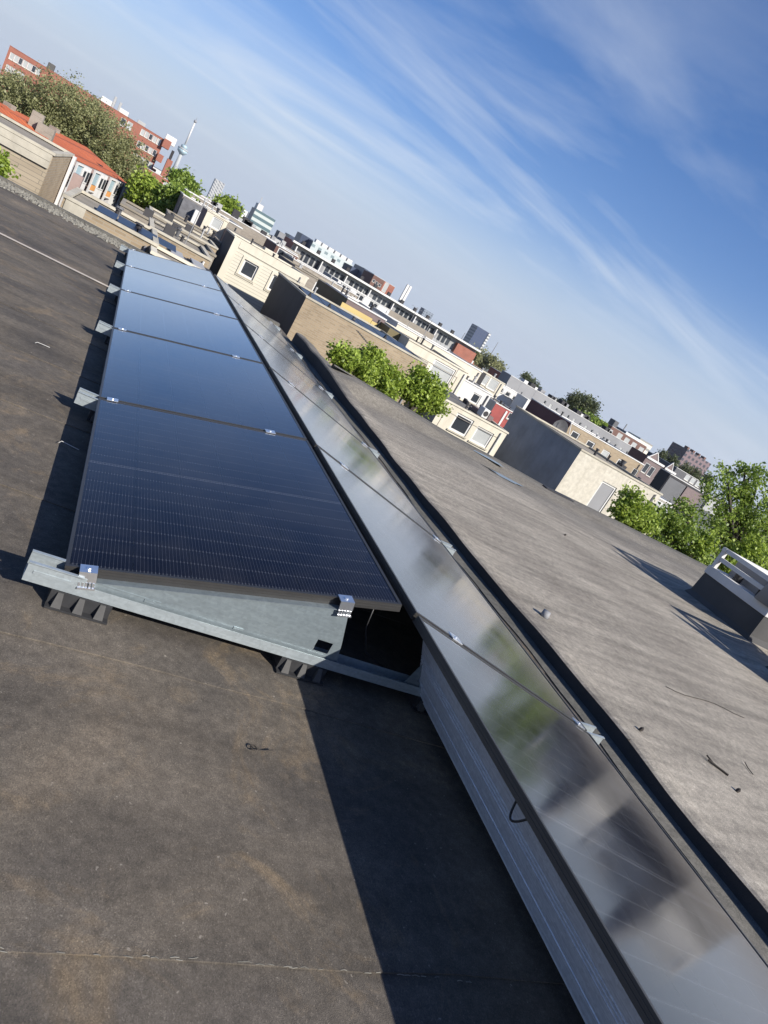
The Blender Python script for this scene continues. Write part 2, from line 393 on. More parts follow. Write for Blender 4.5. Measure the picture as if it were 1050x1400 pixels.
# a welded bead with pale lint along the nearest seam
bd = MB()
for i in range(70):
    x = -.6+i*.024+random.uniform(-.01, .01)
    if random.random() < .5: continue
    yy = -1.106+.010*math.sin(x*2.3)+random.uniform(-.003, .003)
    bd.tube([(x, yy, .003), (x+.009, yy+random.uniform(-.002, .002), .0038), (x+random.uniform(.012, .02), yy+random.uniform(-.003, .003), .003)], .0009, 5)
tag(bd.build('seam_lint', M_GRAVEL, roof), kind='stuff')
# crumbly gravel band along the far edge
gv = MB()
for i in range(5200):
    x = random.uniform(-7.5, 2.5); y = random.triangular(9.15, 10.02, 9.75)
    s = random.uniform(.010, .028); z = .004
    ang = random.random()*6.28; ca, sa = math.cos(ang)*s, math.sin(ang)*s
    top = (x+random.uniform(-.3, .3)*s, y+random.uniform(-.3, .3)*s, z+s*random.uniform(.6, 1.2))
    q = [(x+ca, y+sa, z), (x-sa, y+ca, z), (x-ca, y-sa, z), (x+sa, y-ca, z)]
    for j in range(4): gv.poly([q[j], q[(j+1) % 4], top])
tag(gv.build('edge_gravel', M_GRAVEL, roof), kind='stuff')
ed = MB(); ed.box(-9, 2.585, 10.05, 10.17, GZ, .035); ed.build('edge_trim', M_KERB, roof)

# party kerb between the two roofs
pk = MB(); n = 90; ys = np.linspace(-7, 8.85, n)
def ktop(y): return .080+.085*max(0., min(1., (y-4.2)/2.8))+.006*math.sin(y*3.1)+.004*math.sin(y*7.7+1)
def kx(y): return 2.588+.012*math.sin(y*1.9)+.006*math.sin(y*6.3)
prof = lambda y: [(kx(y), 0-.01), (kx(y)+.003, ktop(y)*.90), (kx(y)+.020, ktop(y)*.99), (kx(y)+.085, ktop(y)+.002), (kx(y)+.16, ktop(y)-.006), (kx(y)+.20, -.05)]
P = [[(x, y, z) for x, z in prof(y)] for y in ys]
for i in range(n-1):
    for j in range(5): pk.quad(P[i][j], P[i][j+1], P[i+1][j+1], P[i+1][j])
pk.poly(P[-1]); pk.poly(P[0][::-1])
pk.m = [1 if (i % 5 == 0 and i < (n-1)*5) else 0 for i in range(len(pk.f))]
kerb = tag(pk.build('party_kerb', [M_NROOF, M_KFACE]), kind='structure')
lip = MB()
for i in range(n-1):       # loose edge of felt at the foot of the kerb
    y, y2 = ys[i], ys[i+1]
    f = lambda y: 2.47+.02*math.sin(y*2.1)+.008*math.sin(y*8.8)
    lip.quad((f(y), y, .007), (kx(y)+.004, y, .012), (kx(y2)+.004, y2, .012), (f(y2), y2, .007))
    lip.quad((f(y), y, .0), (f(y), y, .007), (f(y2), y2, .007), (f(y2), y2, .0))
lip.build('felt_flashing', M_KERB, kerb)
lw = MB(); lw.box(2.592, 2.72, 6.9, 8.8, GZ, -.04); lw.build('party_wall', M_GREYB, kerb)

# neighbouring roof: gently uneven felt with a valley along its far edge
def edge_z(x): return float(np.interp(x, [2.6, 3.5, 4.7, 5.7, 6.3, 6.6, 8.3, 10.7, 16], [.215, .165, .095, .080, .060, .050, .075, .09, .10]))
def nz(x, y):
    base = .070+.012*math.sin(x*1.3+y*.4)+.008*math.sin(x*.7-y*1.1)
    t = max(0., min(1., (y-4.6)/1.5)); base -= .055*t*t*(3-2*t)
    if y > 6.2:
        s = min(1., (y-6.2)/.42); s = s*s*(3-2*s); base = base*(1-s)+edge_z(x)*s
    e = max(0., 1-(x-2.66)/.35); base = base*(1-e)+(ktop(min(y, 6.9))-.012)*e
    # skirts of felt dressed up to the chimneys
    for cx, cy in ((7.55, 3.4), (6.89, 1.63)):
        d = max(abs(x-cx)-.68, abs(y-cy)-.52, 0.)
        base += .035*math.exp(-(d/.16)**2)
    return base
nm = MB(); xs = np.concatenate([np.linspace(2.70, 4, 22), np.linspace(4.08, 10, 80), np.linspace(10.3, 20, 24)]); ys = np.concatenate([np.linspace(-7, 6, 120), np.linspace(6.05, 6.9, 26)])
idx = {}
for i, x in enumerate(xs):
    for j, y in enumerate(ys):
        idx[i, j] = len(nm.v); nm.v.append((x, y, nz(x, y)))
for i in range(len(xs)-1):
    for j in range(len(ys)-1):
        nm.f.append((idx[i, j], idx[i+1, j], idx[i+1, j+1], idx[i, j+1])); nm.m.append(0)
nroof = tag(nm.build('neighbour_roof', M_NROOF, smooth=True), kind='structure')
nb = MB(); nb.box(2.73, 20, -7, 6.88, GZ, -.06); nb.build('building_mass', M_GREYB, nroof)
cap = MB()
for i in range(len(xs)-1):
    x, x2 = xs[i], xs[i+1]
    if x < 2.7: continue
    cap.quad((x, 6.9, edge_z(x)+.012), (x2, 6.9, edge_z(x2)+.012), (x2, 6.96, edge_z(x2)+.006), (x, 6.96, edge_z(x)+.006))
    cap.quad((x, 6.84, edge_z(x)+.002), (x2, 6.84, edge_z(x2)+.002), (x2, 6.9, edge_z(x2)+.012), (x, 6.9, edge_z(x)+.012))
    cap.quad((x, 6.96, edge_z(x)+.006), (x2, 6.96, edge_z(x2)+.006), (x2, 6.96, -.3), (x, 6.96, -.3))
cap.build('edge_trim', M_KERB, nroof)
sc = MB(); c = onz(766, 679, .045); sc.box(c.x-.30, c.x+.28, 6.70, 6.83, .0, edge_z(c.x)+.02); sc.build('roof_outlet', M_BLACK, nroof)
for (px, py, rx, ry) in ((664, 632, .26, .10), (685, 650, .34, .11)):
    c = onz(px, py, .02); pd = MB(); pts = []
    for a in range(28):
        th = a/28*6.283; rr = 1+.18*math.sin(3*th+px)+.1*math.sin(5*th)
        pts.append((c.x+rx*rr*math.cos(th), c.y+ry*rr*math.sin(th)-.05*math.cos(th), nz(c.x, c.y)+.007))
    pd.poly(pts); pd.build('puddle', M_PUDDLE, nroof)

# ------------------------------------------------------------------ solar array
TILT = .22782; PW, PL, PITCH = 1.1027, 1.722, 1.742
CT, ST = math.cos(TILT), math.sin(TILT)
XR = PW*CT+.056; ZL = .12; ZR = ZL+PW*ST      # ridge of the right-hand row
def panel_meshes():
    f = MB(); t = .031; w = .011
    f.box(0, PW, 0, w, -t, 0); f.box(0, PW, PL-w, PL, -t, 0); f.box(0, w, w, PL-w, -t, 0); f.box(PW-w, PW, w, PL-w, -t, 0)
    # grooves on the outside of the frame: two fine ribs standing proud
    for zz in (-.010, -.020):
        f.box(.002, PW-.002, -.0015, 0, zz-.0018, zz+.0018); f.box(.002, PW-.002, PL, PL+.0015, zz-.0018, zz+.0018)
        f.box(-.0015, 0, .002, PL-.002, zz-.0018, zz+.0018); f.box(PW, PW+.0015, .002, PL-.002, zz-.0018, zz+.0018)
    f.box(w, PW-w, w, w+.02, -t, -t+.002); f.box(w, PW-w, PL-w-.02, PL-w, -t, -t+.002)
    l = MB(); l.box(w, PW-w, w, PL-w, -.008, -.0022)
    j = MB()
    j.box(.5, .58, -.03, .03, -.025, -.008)
    return f.mesh('frame', M_FRAME), l.mesh('laminate', M_CELL), j.mesh('junction_box', M_BACK)
FM, LM, JM = panel_meshes()
words = ['first', 'second', 'third', 'fourth', 'fifth', 'sixth']
for k in range(5):
    lab = ['black solar panel at the open end of the row with the galvanised triangular bracket',
           'second black solar panel from the galvanised triangular bracket, sloping down to the brown roof',
           'third black solar panel from the galvanised triangular bracket, sloping down to the brown roof',
           'fourth black solar panel from the galvanised triangular bracket, sloping down to the brown roof',
           'bluish solar panel at the far gravel end of the row sloping to the brown roof'][k]
    t = thing('solar_panel', lab, 'solar panel', (0, k*PITCH, ZL), (0, -TILT, 0), 'solar panels sloping toward the brown roof')
    link('frame', FM, t); link('laminate', LM, t)
    for yy in (.55, .86, 1.17): link('junction_box', JM, t).location = (0, yy, 0)
for k in range(-1, 5):
    lab = ['solar panel with the ribbed metal sheet under its raised edge',
           'second solar panel of the kerb-side row, counted from the ribbed metal sheet',
           'third solar panel of the kerb-side row, counted from the ribbed metal sheet',
           'fourth solar panel of the kerb-side row, counted from the ribbed metal sheet',
           'fifth solar panel of the kerb-side row, counted from the ribbed metal sheet',
           'farthest solar panel of the kerb-side row, beside the cream boarded building'][k+1]
    t = thing('solar_panel', lab, 'solar panel', (XR, k*PITCH-.02, ZR), (0, TILT, 0), 'solar panels sloping toward the kerb')
    link('frame', FM, t); link('laminate', LM, t)
    for yy in (.55, .86, 1.17): link('junction_box', JM, t).location = (0, yy, 0)

# mounting brackets
HW = .033; RZ = .055
def zpan(x): return ZL+x*math.tan(TILT)
def bracket_meshes():
    rail = MB(); t = .0022; x0, x1 = -.095, 2*XR-.056+.095
    rail.box(x0, x1, -HW, HW, RZ, RZ+t)
    for s in (-1, 1):
        ya, yb = (-HW, -HW+t) if s < 0 else (HW-t, HW)
        rail.box(x0, x1, ya, yb, RZ+t, RZ+.036)
        rail.box(x0, .07, ya, yb, RZ+.036, RZ+.062); rail.box(x1-.165, x1, ya, yb, RZ+.036, RZ+.062)
        yo = -HW-.006 if s < 0 else HW-.006
        rail.box(x0, .06, yo, yo+.012, RZ+.062, RZ+.065); rail.box(x1-.155, x1, yo, yo+.012, RZ+.062, RZ+.065)
        # pressed ribs on the outside
        yr0, yr1 = (-HW-.002, -HW) if s < 0 else (HW, HW+.002)
        rail.box(-.075, .03, yr0, yr1, RZ+.030, RZ+.040)
        for xx in (1.0, 1.10, 1.20, 1.30): rail.box(xx, xx+.06, yr0, yr1, RZ+.017, RZ+.022)
    for xx in (.30, .62, 1.02, 1.12, 1.22): rail.box(xx, xx+.045, -.012, .012, RZ+t, RZ+.006)
    def plate(mir):
        p = MB(); fx = (lambda x: 2*XR-.056-x) if mir else (lambda x: x)
        y0, y1 = -HW+.0140, -HW+.0164
        def pr(pts):
            pts = [(fx(a), b) for a, b in pts]
            p.prism(pts[::-1] if mir else pts, y0, y1)
        top = lambda x: zpan(x)-.034
        hx0, hx1, hz0, hz1 = .845, .905, .105, .150
        pr([(.05, RZ+.004), (hx0, RZ+.004), (hx0, top(hx0)), (.05, top(.05))])
        pr([(hx0, RZ+.004), (hx1, RZ+.004), (hx1, hz0), (hx0, hz0)])
        pr([(hx0, hz1), (hx1, hz1), (hx1, .25), (.89, top(.89)), (hx0, top(hx0))])
        pr([(hx1, RZ+.004), (.962, RZ+.004), (.935, .16), (hx1, .25)])
        # folded top flange and pressed stiffeners
        a, b = fx(.06), fx(.88); za, zb = top(.06), top(.88)
        pts = [(a, za), (b, zb), (b, zb+.0022), (a, za+.0022)]
        p.prism(pts if not mir else pts[::-1], -HW+.006, HW-.012)
        for xx in (.25, .55):
            x_ = fx(xx); p.box(min(x_, x_+.035), max(x_, x_+.035), y0-.003, y0, RZ+.040, RZ+.048)
        p.box(min(fx(.10), fx(.30)), max(fx(.10), fx(.30)), y0-.0015, y0, RZ+.050, RZ+.053)
        return p
    foot = MB(); foot.box(-.09, .09, -.038, .038, .010, RZ-.001); foot.box(-.092, .092, -.062, .062, .004, .010)
    ribs = MB(); pts = [(-.014, .0105), (.014, .0105), (.008, RZ-.002), (-.008, RZ-.002)]
    ribs.v = [(pts[0][0], -.060, pts[0][1]), (pts[1][0], -.060, pts[1][1]), (pts[2][0], -.0425, pts[2][1]), (pts[3][0], -.0425, pts[3][1])]+[(q[0], -.034, q[1]) for q in pts]
    ribs.f = [(0,1,2,3),(5,4,7,6),(1,5,6,2),(4,0,3,7),(3,2,6,7)]; ribs.m = [0]*5
    mid = MB(); mid.box(-.027, .027, -.023, .023, .001, .0045); mid.box(-.027, .027, -.0085, .0085, -.045, .001); mid.tube([(0, 0, .0045), (0, 0, .009)], .006, 8)
    end = MB(); end.box(-.025, .025, -.034, .012, .001, .0045); end.box(-.025, .025, -.034, -.030, -.030, .001); end.box(-.025, .025, -.040, -.006, -.052, -.046)
    for q in range(5): end.box(-.024+q*.010, -.018+q*.010, -.036, -.030, -.046, -.030)
    end.tube([(0, -.012, .0045), (0, -.012, .009)], .006, 8)
    return rail.mesh('base_rail', M_GALV), plate(False).mesh('support_plate', M_GALVP), plate(True).mesh('support_plate', M_GALVP), foot.mesh('rubber_foot', M_RUBBER), ribs.mesh('foot_rib', M_RIB), mid.mesh('clamp', M_CLAMP), end.mesh('clamp', M_CLAMP)
RAILM, PLM, PRM, FOOTM, RIBM, MIDM, ENDM = bracket_meshes()
for k in range(-1, 6):
    if k == -1: continue
    lab = ['galvanised triangular mounting bracket standing exposed at the open end of the panel row',
           'galvanised mounting bracket under the first joint behind the exposed triangular bracket',
           'galvanised mounting bracket under the second joint behind the exposed triangular bracket',
           'galvanised mounting bracket beside the end of the thin grey conduit',
           'galvanised mounting bracket under the last panel joint, past the thin grey conduit',
           'galvanised mounting bracket at the far end of the panels beside the gravel'][k]
    yc = k*PITCH-.012 if k else -.002
    t = thing('mounting_bracket', lab, 'bracket', (0, yc, 0), group='brackets under the solar panels')
    link('base_rail', RAILM, t); link('support_plate', PLM, t); link('support_plate', PRM, t)
    for xx in (.08, .84, 1.42, 2.10):
        f = link('rubber_foot', FOOTM, t); f.location = (xx, 0, 0); 
        for rx in (-.062, 0, .062):
            for rr in (0, math.pi): r = link('foot_rib', RIBM, f); r.location = (rx, 0, 0); r.rotation_euler = (0, 0, rr)
    for xx in (.065, .865):
        c = link('clamp', ENDM if k in (0, 5) else MIDM, t); c.location = (xx, .002, zpan(xx)); c.rotation_euler = (0, -TILT, 0)
        if k == 5: c.rotation_euler = (0, TILT, math.pi); c.location = (xx, -.008, zpan(xx))
        c = link('clamp', ENDM if k == 5 else MIDM, t); x2 = 2*XR-.056-xx; c.location = (x2, -.017+(.002 if k == 0 else .0), zpan(xx)); c.rotation_euler = (0, TILT, 0)
        if k == 5: c.rotation_euler = (0, -TILT, math.pi)

# ribbed wind deflector behind the kerb-side row
df = MB()
xa, za, xb, zb = XR+.080, ZR-.060, 1.335, .060
prof = []
def pt(s, o=0.):   # s from top (0) to bottom (1); o = offset along the outward normal
    dx, dz = xb-xa, zb-za; l = math.hypot(dx, dz); nx_, nz_ = dz/l, -dx/l
    return (xa+dx*s+nx_*o, za+dz*s+nz_*o)
prof.append((xa+.03, za-.004)); prof.append(pt(0))
for s in (.40, .46, .52, .80):
    d = .010 if s < .7 else .005
    prof += [pt(s-.010), pt(s-.004, -d), pt(s+.004, -d), pt(s+.012)]
prof += [pt(1.0), (xb+.02, zb-.004), (xb+.02, zb-.02)]
ya, yb = -PITCH-.02, -.004
for i in range(len(prof)-1):
    a, b = prof[i], prof[i+1]
    df.quad((a[0], ya, a[1]), (b[0], ya, b[1]), (b[0], yb, b[1]), (a[0], yb, a[1]))
# cut-back upper corner and return flange
dfo = tag(df.build('wind_deflector', M_PLATE), 'long ribbed grey metal sheet leaning under the raised panel edge', 'deflector')
sm = dfo.modifiers.new('solid', 'SOLIDIFY'); sm.thickness = .0015; sm.offset = 0
# cable loop and loose bits
cb = MB(); a = onx(706, 1078, XR+.01); pts = []
p0 = Vector((XR+.012, onx(707, 1078, XR+.01).y, ZR-.050)); p1 = Vector((XR+.012, onx(722, 1112, XR+.01).y, ZR-.050))
for q in range(13):
    th = q/12; pp = p0.lerp(p1, th); s_ = math.sin(th*math.pi); pts.append((pp.x-.016*s_+.02, pp.y, pp.z-.050*s_+.012))
cb.tube(pts, .0033, 8); tag(cb.build('cable', M_CABLE, smooth=True), 'black cable loop hanging over the ribbed metal sheet', 'cable')
cb = MB(); cb.tube([(1.0, .03, .31), (1.02, .04, .22), (1.08, .05, .12), (1.2, .06, .07), (1.35, .06, .065)], .003, 6)
tag(cb.build('cable', M_CABLE, smooth=True), 'thin dark cable drooping in the shade behind the triangular bracket', 'cable')
w = MB(); pts = [(x, 5.70+.012*math.sin(x*1.1), .012) for x in np.linspace(-8, -.06, 40)]
w.tube(pts, .0085, 8); tag(w.build('conduit', M_WIRE, smooth=True), 'thin grey conduit lying across the brown roof to a bracket', 'conduit')
def scrap(name, label, cat, pts, r, mat, z=.006):
    m = MB(); m.tube(pts, r, 6); return tag(m.build(name, mat), label, cat)
a = onz(342, 1022, .006); b = onz(373, 1027, .006)
pts = [(a.x+.009+.009*math.cos(t), a.y+.010*math.sin(t), .009) for t in np.linspace(5.4, 0.6, 9)]+[(a.x+.02, a.y-.004, .008), (a.x+.04, b.y-.008, .007), (b.x, b.y, .010)]
scrap('wire_scrap', 'curled scrap of dark wire on the brown roof', 'wire', pts, .0018, M_STICK)
for q0, q1, lab in (((48, 469), (68, 475), 'small white cable tie on the sunlit brown roof'), ((80, 605), (108, 615), 'white cable tie at the edge of the panel shadow')):
    a, b = onz(*q0, .008), onz(*q1, .008); m = (a+b)/2
    scrap('cable_tie', lab, 'cable tie', [(a.x, a.y-.012, .012), (a.x+.01, a.y+.010, .016), tuple(m+Vector((0, .006, .004))), tuple(b)], .0017, M_TIE)

# ------------------------------------------------------------------ odds and ends on the neighbouring roof
c = onz(747, 838, .09); zz = nz(c.x, c.y)
t = thing('vent_pipe', 'short lead-grey pipe stub on the grey roof beside the dark kerb', 'vent', (c.x, c.y, zz-.01))
m = MB(); m.tube([(0, 0, 0), (0, 0, .05)], [.030, .026], 14); m.build('pipe', M_GREYM, t, True)
m = MB(); m.tube([(0, 0, 0), (0, 0, .012)], [.055, .03], 14); m.build('flange', M_BIT, t, True)
for q0, q1, r, lab, nme in (((970, 1037), (998, 1057), .006, 'dark forked twig lying on the grey roof', 'twig'),
                       ((1020, 1040), (1032, 1056), .0025, 'thin dry straw on the grey roof', 'twig'),
                       ((858, 1010), (872, 1014), .003, 'pale curved twig on the lip of the dark kerb', 'twig')):
    a, b = onz(*q0, .085), onz(*q1, .085); za, zb = nz(a.x, a.y)+.006, nz(b.x, b.y)+.006
    m = MB(); m.tube([(a.x, a.y, za+.004), ((a.x+b.x)/2, (a.y+b.y)/2+.006, (za+zb)/2), (b.x, b.y, zb)], r, 6)
    if 'forked' in lab: m.tube([(a.x+.03, a.y-.01, za), (a.x+.012, a.y+.03, za+.012)], r*.8, 6)
    tag(m.build(nme, M_STICK), lab, 'twig')
pts = []
for q_ in range(9):
    c = onz(912+q_*13.3, 936+q_*5.3+2*math.sin(q_), .085); pts.append((c.x, c.y, nz(c.x, c.y)+.004))
scrap('wire', 'long thin dark wire lying across the grey roof', 'wire', pts, .0022, M_STICK)
for q, lab in (((1010, 1078), 'small dark stone on the grey roof near the forked twig'), ((876, 996), 'rusty bent nail standing at the kerb lip'), ((772, 731), 'tiny dark pebble alone on the grey roof')):
    c = onz(*q, .085); z_ = nz(c.x, c.y); m = MB()
    m.tube([(c.x, c.y, z_), (c.x+.008, c.y, z_+.012), (c.x+.02, c.y+.004, z_+.016)], [.009, .011, .006], 6)
    tag(m.build('pebble', M_STICK), lab, 'pebble')

def chimney(x0, x1, y0, y1, label, flue):  # flue: position and height of the added shadow-casting cone
    z0 = nz((x0+x1)/2, (y0+y1)/2)-.03
    t = thing('roof_chimney', label, 'chimney', ((x0+x1)/2, (y0+y1)/2, z0)); hx, hy = (x1-x0)/2, (y1-y0)/2
    u = MB()
    pr = [(.10, 0), (.045, .03), (.012, .09), (0, .34)]
    for (a, za), (b, zb) in zip(pr, pr[1:]):
        A = [(-hx-a, -hy-a, za), (hx+a, -hy-a, za), (hx+a, hy+a, za), (-hx-a, hy+a, za)]
        B = [(-hx-b, -hy-b, zb), (hx+b, -hy-b, zb), (hx+b, hy+b, zb), (-hx-b, hy+b, zb)]
        for q in range(4): u.quad(A[q], A[(q+1) % 4], B[(q+1) % 4], B[q])
    u.build('upstand', M_BIT, t)
    m = MB(); m.box(-hx-.012, hx+.012, -hy-.012, hy+.012, .34, .445); m.build('cap_band', M_WHITE, t, bev=.004)
    for sx in (-1, 1):
        for sy in (-1, 1):
            m = MB(); m.box(sx*(hx-.03)-.025, sx*(hx-.03)+.025, sy*(hy-.03)-.025, sy*(hy-.03)+.025, .445, .66); m.build('post', M_WHITE, t)
    for sy in (-1, 1):
        m = MB(); m.box(-hx-.005, hx+.005, sy*(hy-.03)-.028, sy*(hy-.03)+.028, .66, .705); m.build('rail', M_WHITE, t)
    for sx in (-1, 1):
        for zz in (.54, .66):
            m = MB(); m.box(sx*(hx-.03)-.022, sx*(hx-.03)+.022, -hy+.001, hy-.001, zz, zz+.05); m.build('rail', M_WHITE, t)
    for q in range(1):
        xx = -hx+.15
        for yy in (-.18, .18):
            m = MB(); m.tube([(xx, yy, .445), (xx, yy, .53)], .05, 12); m.tube([(xx, yy, .545), (xx, yy, .57)], .065, 12); m.tube([(xx, yy, .53), (xx, yy, .545)], .04, 8); m.build('flue_pot', M_BLACK, t)
    m = MB(); m.box(-hx+.26, hx-.1, -hy+.07, hy-.07, .446, .655); m.build('shadow_block', M_GREYM, t)  # solid box added inside the railing to fill in the cast shadow
    m = MB(); fx, fy, fh = flue
    m.tube([(fx, fy, .44), (fx, fy, fh*.7), (fx, fy, fh)], [.17, .13, .02], 12); m.build('shadow_cone', M_GREYM, t, True)  # unseen cone added at the corner to cast a pointed shadow
    return t
chimney(6.95, 8.25, 2.92, 3.87, 'low felt-clad chimney with white cap band and open grey railing', (-.55, -.37, 1.12))
chimney(6.28, 7.5, 1.18, 2.08, 'felt-clad chimney standing past the railed chimney on the grey roof', (-.50, -.35, 1.12))

# ------------------------------------------------------------------ the town behind: buildings
PANE_C, FR_C = {}, {}
def building(name, label, A, B, h, depth, front, side=None, top=None, wins=(), cat='building', zb=GZ, parapet=.12, group=None, trim=None, deco=True):
    """A, B: top corners of the front wall (left, right); wins: (px, py, w, h, glass) on the front wall"""
    side = side or front; top = top or M_FELT
    A, B = Vector(A), Vector(B); z1 = (A.z+B.z)/2
    d = Vector((B.x-A.x, B.y-A.y, 0)); Lw = d.length; d.normalize(); rz = math.atan2(d.y, d.x)
    t = thing(name, label, cat, (A.x, A.y, zb), (0, 0, rz), group)
    H = z1-zb; nrm = Vector((-d.y, d.x, 0))
    holes = []
    for wv in wins:
        px, py, ww, wh = wv[:4]; gm = wv[4] if len(wv) > 4 else M_GLASS
        r = ray(px, py); s = (Vector((A.x, A.y, 0))-Vector((CAM.x, CAM.y, 0))).dot(nrm)/Vector((r.x, r.y, 0)).dot(nrm)
        P = CAM+r*s; k_ = depth_of(P)/FPX; ww, wh = (-ww*k_ if ww < 0 else ww), (-wh*k_ if wh < 0 else wh); u = (Vector((P.x, P.y, 0))-Vector((A.x, A.y, 0))).dot(d); z = P.z-zb
        u0, u1, v0, v1 = max(.05, u-ww/2), min(Lw-.05, u+ww/2), z-wh/2, min(H-.05, z+wh/2)
        if u1-u0 < .15 or v1-v0 < .15: continue
        if any(not (u1 <= o[0] or u0 >= o[1] or v1 <= o[2] or v0 >= o[3]) for o in holes): continue
        holes.append((u0, u1, v0, v1, gm))
    us = sorted({0., Lw, *[q for o in holes for q in o[:2]]}); vs = sorted({0., H, *[q for o in holes for q in o[2:4]]})
    w = MB(); rv = .10 if H-0 < 40 else .3
    for i in range(len(us)-1):
        for j in range(len(vs)-1):
            cu, cv = (us[i]+us[i+1])/2, (vs[j]+vs[j+1])/2
            if any(o[0] < cu < o[1] and o[2] < cv < o[3] for o in holes): continue
            w.quad((us[i], 0, vs[j]), (us[i+1], 0, vs[j]), (us[i+1], 0, vs[j+1]), (us[i], 0, vs[j+1]))
    for u0, u1, v0, v1, gm in holes:
        w.quad((u0, 0, v0), (u0, rv, v0), (u0, rv, v1), (u0, 0, v1)); w.quad((u1, rv, v0), (u1, 0, v0), (u1, 0, v1), (u1, rv, v1))
        w.quad((u0, 0, v0), (u1, 0, v0), (u1, rv, v0), (u0, rv, v0)); w.quad((u0, rv, v1), (u1, rv, v1), (u1, 0, v1), (u0, 0, v1))
    w.build('wall', front, t)
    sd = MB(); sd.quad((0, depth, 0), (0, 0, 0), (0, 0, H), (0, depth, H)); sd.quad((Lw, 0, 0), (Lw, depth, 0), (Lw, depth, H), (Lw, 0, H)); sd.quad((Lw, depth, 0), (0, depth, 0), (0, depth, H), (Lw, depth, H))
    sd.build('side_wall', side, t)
    rf = MB()
    if parapet:
        p = min(.09, Lw*.1, depth*.1)
        rf.box(-.03, Lw+.03, -.03, p, H+.001, H+.06); rf.box(-.03, Lw+.03, depth-p, depth+.03, H+.001, H+.06); rf.box(-.03, p, p, depth-p, H+.001, H+.06); rf.box(Lw-p, Lw+.03, p, depth-p, H+.001, H+.06)
        o = rf.build('roof_edge', trim or M_TRIM, t)
        r2 = MB(); r2.quad((p, p, H-parapet+.1), (Lw-p, p, H-parapet+.1), (Lw-p, depth-p, H-parapet+.1), (p, depth-p, H-parapet+.1)); r2.build('roof', top, t)
    else:
        rf.quad((0, 0, H), (Lw, 0, H), (Lw, depth, H), (0, depth, H)); rf.build('roof', top, t)
    if deco and parapet and depth >= 2.0 and Lw > 1.5 and A.y < 90:      # small roof furniture
        rr = random.Random(int(Lw*1000)+len(label))
        dp = MB(); ud = Lw-rr.uniform(.12, .3); dp.tube([(ud, -.045, H-6), (ud, -.045, H-.08)], .028, 6); dp.build('downpipe', rr.choice([M_GREYM, M_TRIM, M_SLATE]), t)
        for q in range(rr.randint(2, 5)):
            u_, y_, h_ = rr.uniform(.15, .9)*Lw, rr.uniform(.25, .8)*depth, rr.uniform(.12, .34); pm = MB(); r_ = rr.uniform(.03, .07)
            pm.tube([(u_, y_, H-.05), (u_, y_, H+h_*.8), (u_, y_, H+h_*.81), (u_, y_, H+h_)], [r_, r_, r_*1.6, r_*1.3], 8); pm.build('roof_pipe', rr.choice([M_SLATE, M_GREYL, M_BLACK]), t)
        if rr.random() < .45:
            u_, y_ = rr.uniform(.2, .8)*Lw, rr.uniform(.4, .8)*depth; am = MB(); am.tube([(u_, y_, H-.05), (u_, y_, H+1.1)], .012, 5)
            am.tube([(u_-.3, y_, H+1.05), (u_+.3, y_, H+1.05)], .008, 4)
            for q in range(5): am.tube([(u_-.28+q*.14, y_-.15, H+1.05), (u_-.28+q*.14, y_+.15, H+1.05)], .005, 4)
            am.build('aerial', M_GREYM, t)
    for u0, u1, v0, v1, gm in holes:
        fr = MB(); fw = min(.07, (u1-u0)*.12, (v1-v0)*.14)
        ya, yb = rv*.35, rv*.85
        fr.box(u0, u1, ya, yb, v0, v0+fw); fr.box(u0, u1, ya, yb, v1-fw, v1); fr.box(u0, u0+fw, ya, yb, v0+fw, v1-fw); fr.box(u1-fw, u1, ya, yb, v0+fw, v1-fw)
        if u1-u0 > 1.25*(v1-v0):
            nmul = max(2, int(round((u1-u0)/max(.7, (v1-v0)*.75))))
            for q in range(1, nmul): xx = u0+(u1-u0)*q/nmul; fr.box(xx-fw/2, xx+fw/2, ya, yb, v0+fw, v1-fw)
        fo = fr.build('window', M_TRIM, t)
        if u1-u0 > .4 and wh_ok: sl_ = MB(); sl_.box(u0-.05, u1+.05, -.05, ya, v0-.05, v0-.003); sl_.build('sill', M_CONC, fo)
        gl = MB(); gl.box(u0+fw*.5, u1-fw*.5, rv*.55, rv*.7, v0+fw*.5, v1-fw*.5); gl.build('pane', gm, fo)
    return t, Lw, H
wh_ok = True
def AB(p0, p1, Y, Y1=None, z=None):
    a = ony(*p0, Y); b = ony(*p1, Y1 or Y); zz = (a.z+b.z)/2 if z is None else z
    a.z = b.z = zz; return a, b
def row(p0, p1, n, w, h, gm=None):
    g_ = [gm] if not isinstance(gm, list) else gm
    return [(p0[0]+(p1[0]-p0[0])*(i/(max(1, n-1))), p0[1]+(p1[1]-p0[1])*(i/(max(1, n-1))), w, h, g_[i % len(g_)] or M_GLASS) for i in range(n)]
def add(t, name, mat, f, parent=None, **kw):
    m = MB(); f(m); return m.build(name, mat, parent or t, **kw)

# --- left: low walls right behind the roof edge
A, B = AB((-60, 138), (73, 213), 16)
t, Lw, H = building('brick_house', 'pale brick wall topped by concrete slabs behind the gravel edge', A, B, 0, 4.6, M_PALEB, M_TANB, M_FELT, cat='house', trim=M_CONC, deco=False)
n = int(Lw/1.0)
for i in range(n):
    for j in range(2):
        add(t, 'coping_slab', M_CONC, lambda m: m.box(i*Lw/n+.012, (i+1)*Lw/n-.012, -.05, -.003, H-.30+j*.15, H-.30+j*.15+.143))
add(t, 'white_post', M_TRIM, lambda m: m.box(Lw+.03, Lw+.10, 4.3, 4.7, H-2.2, H+.02))
add(t, 'end_panel', M_PINK, lambda m: m.box(Lw+.17, Lw+.42, 4.4, 4.8, H-2.4, H-.35))
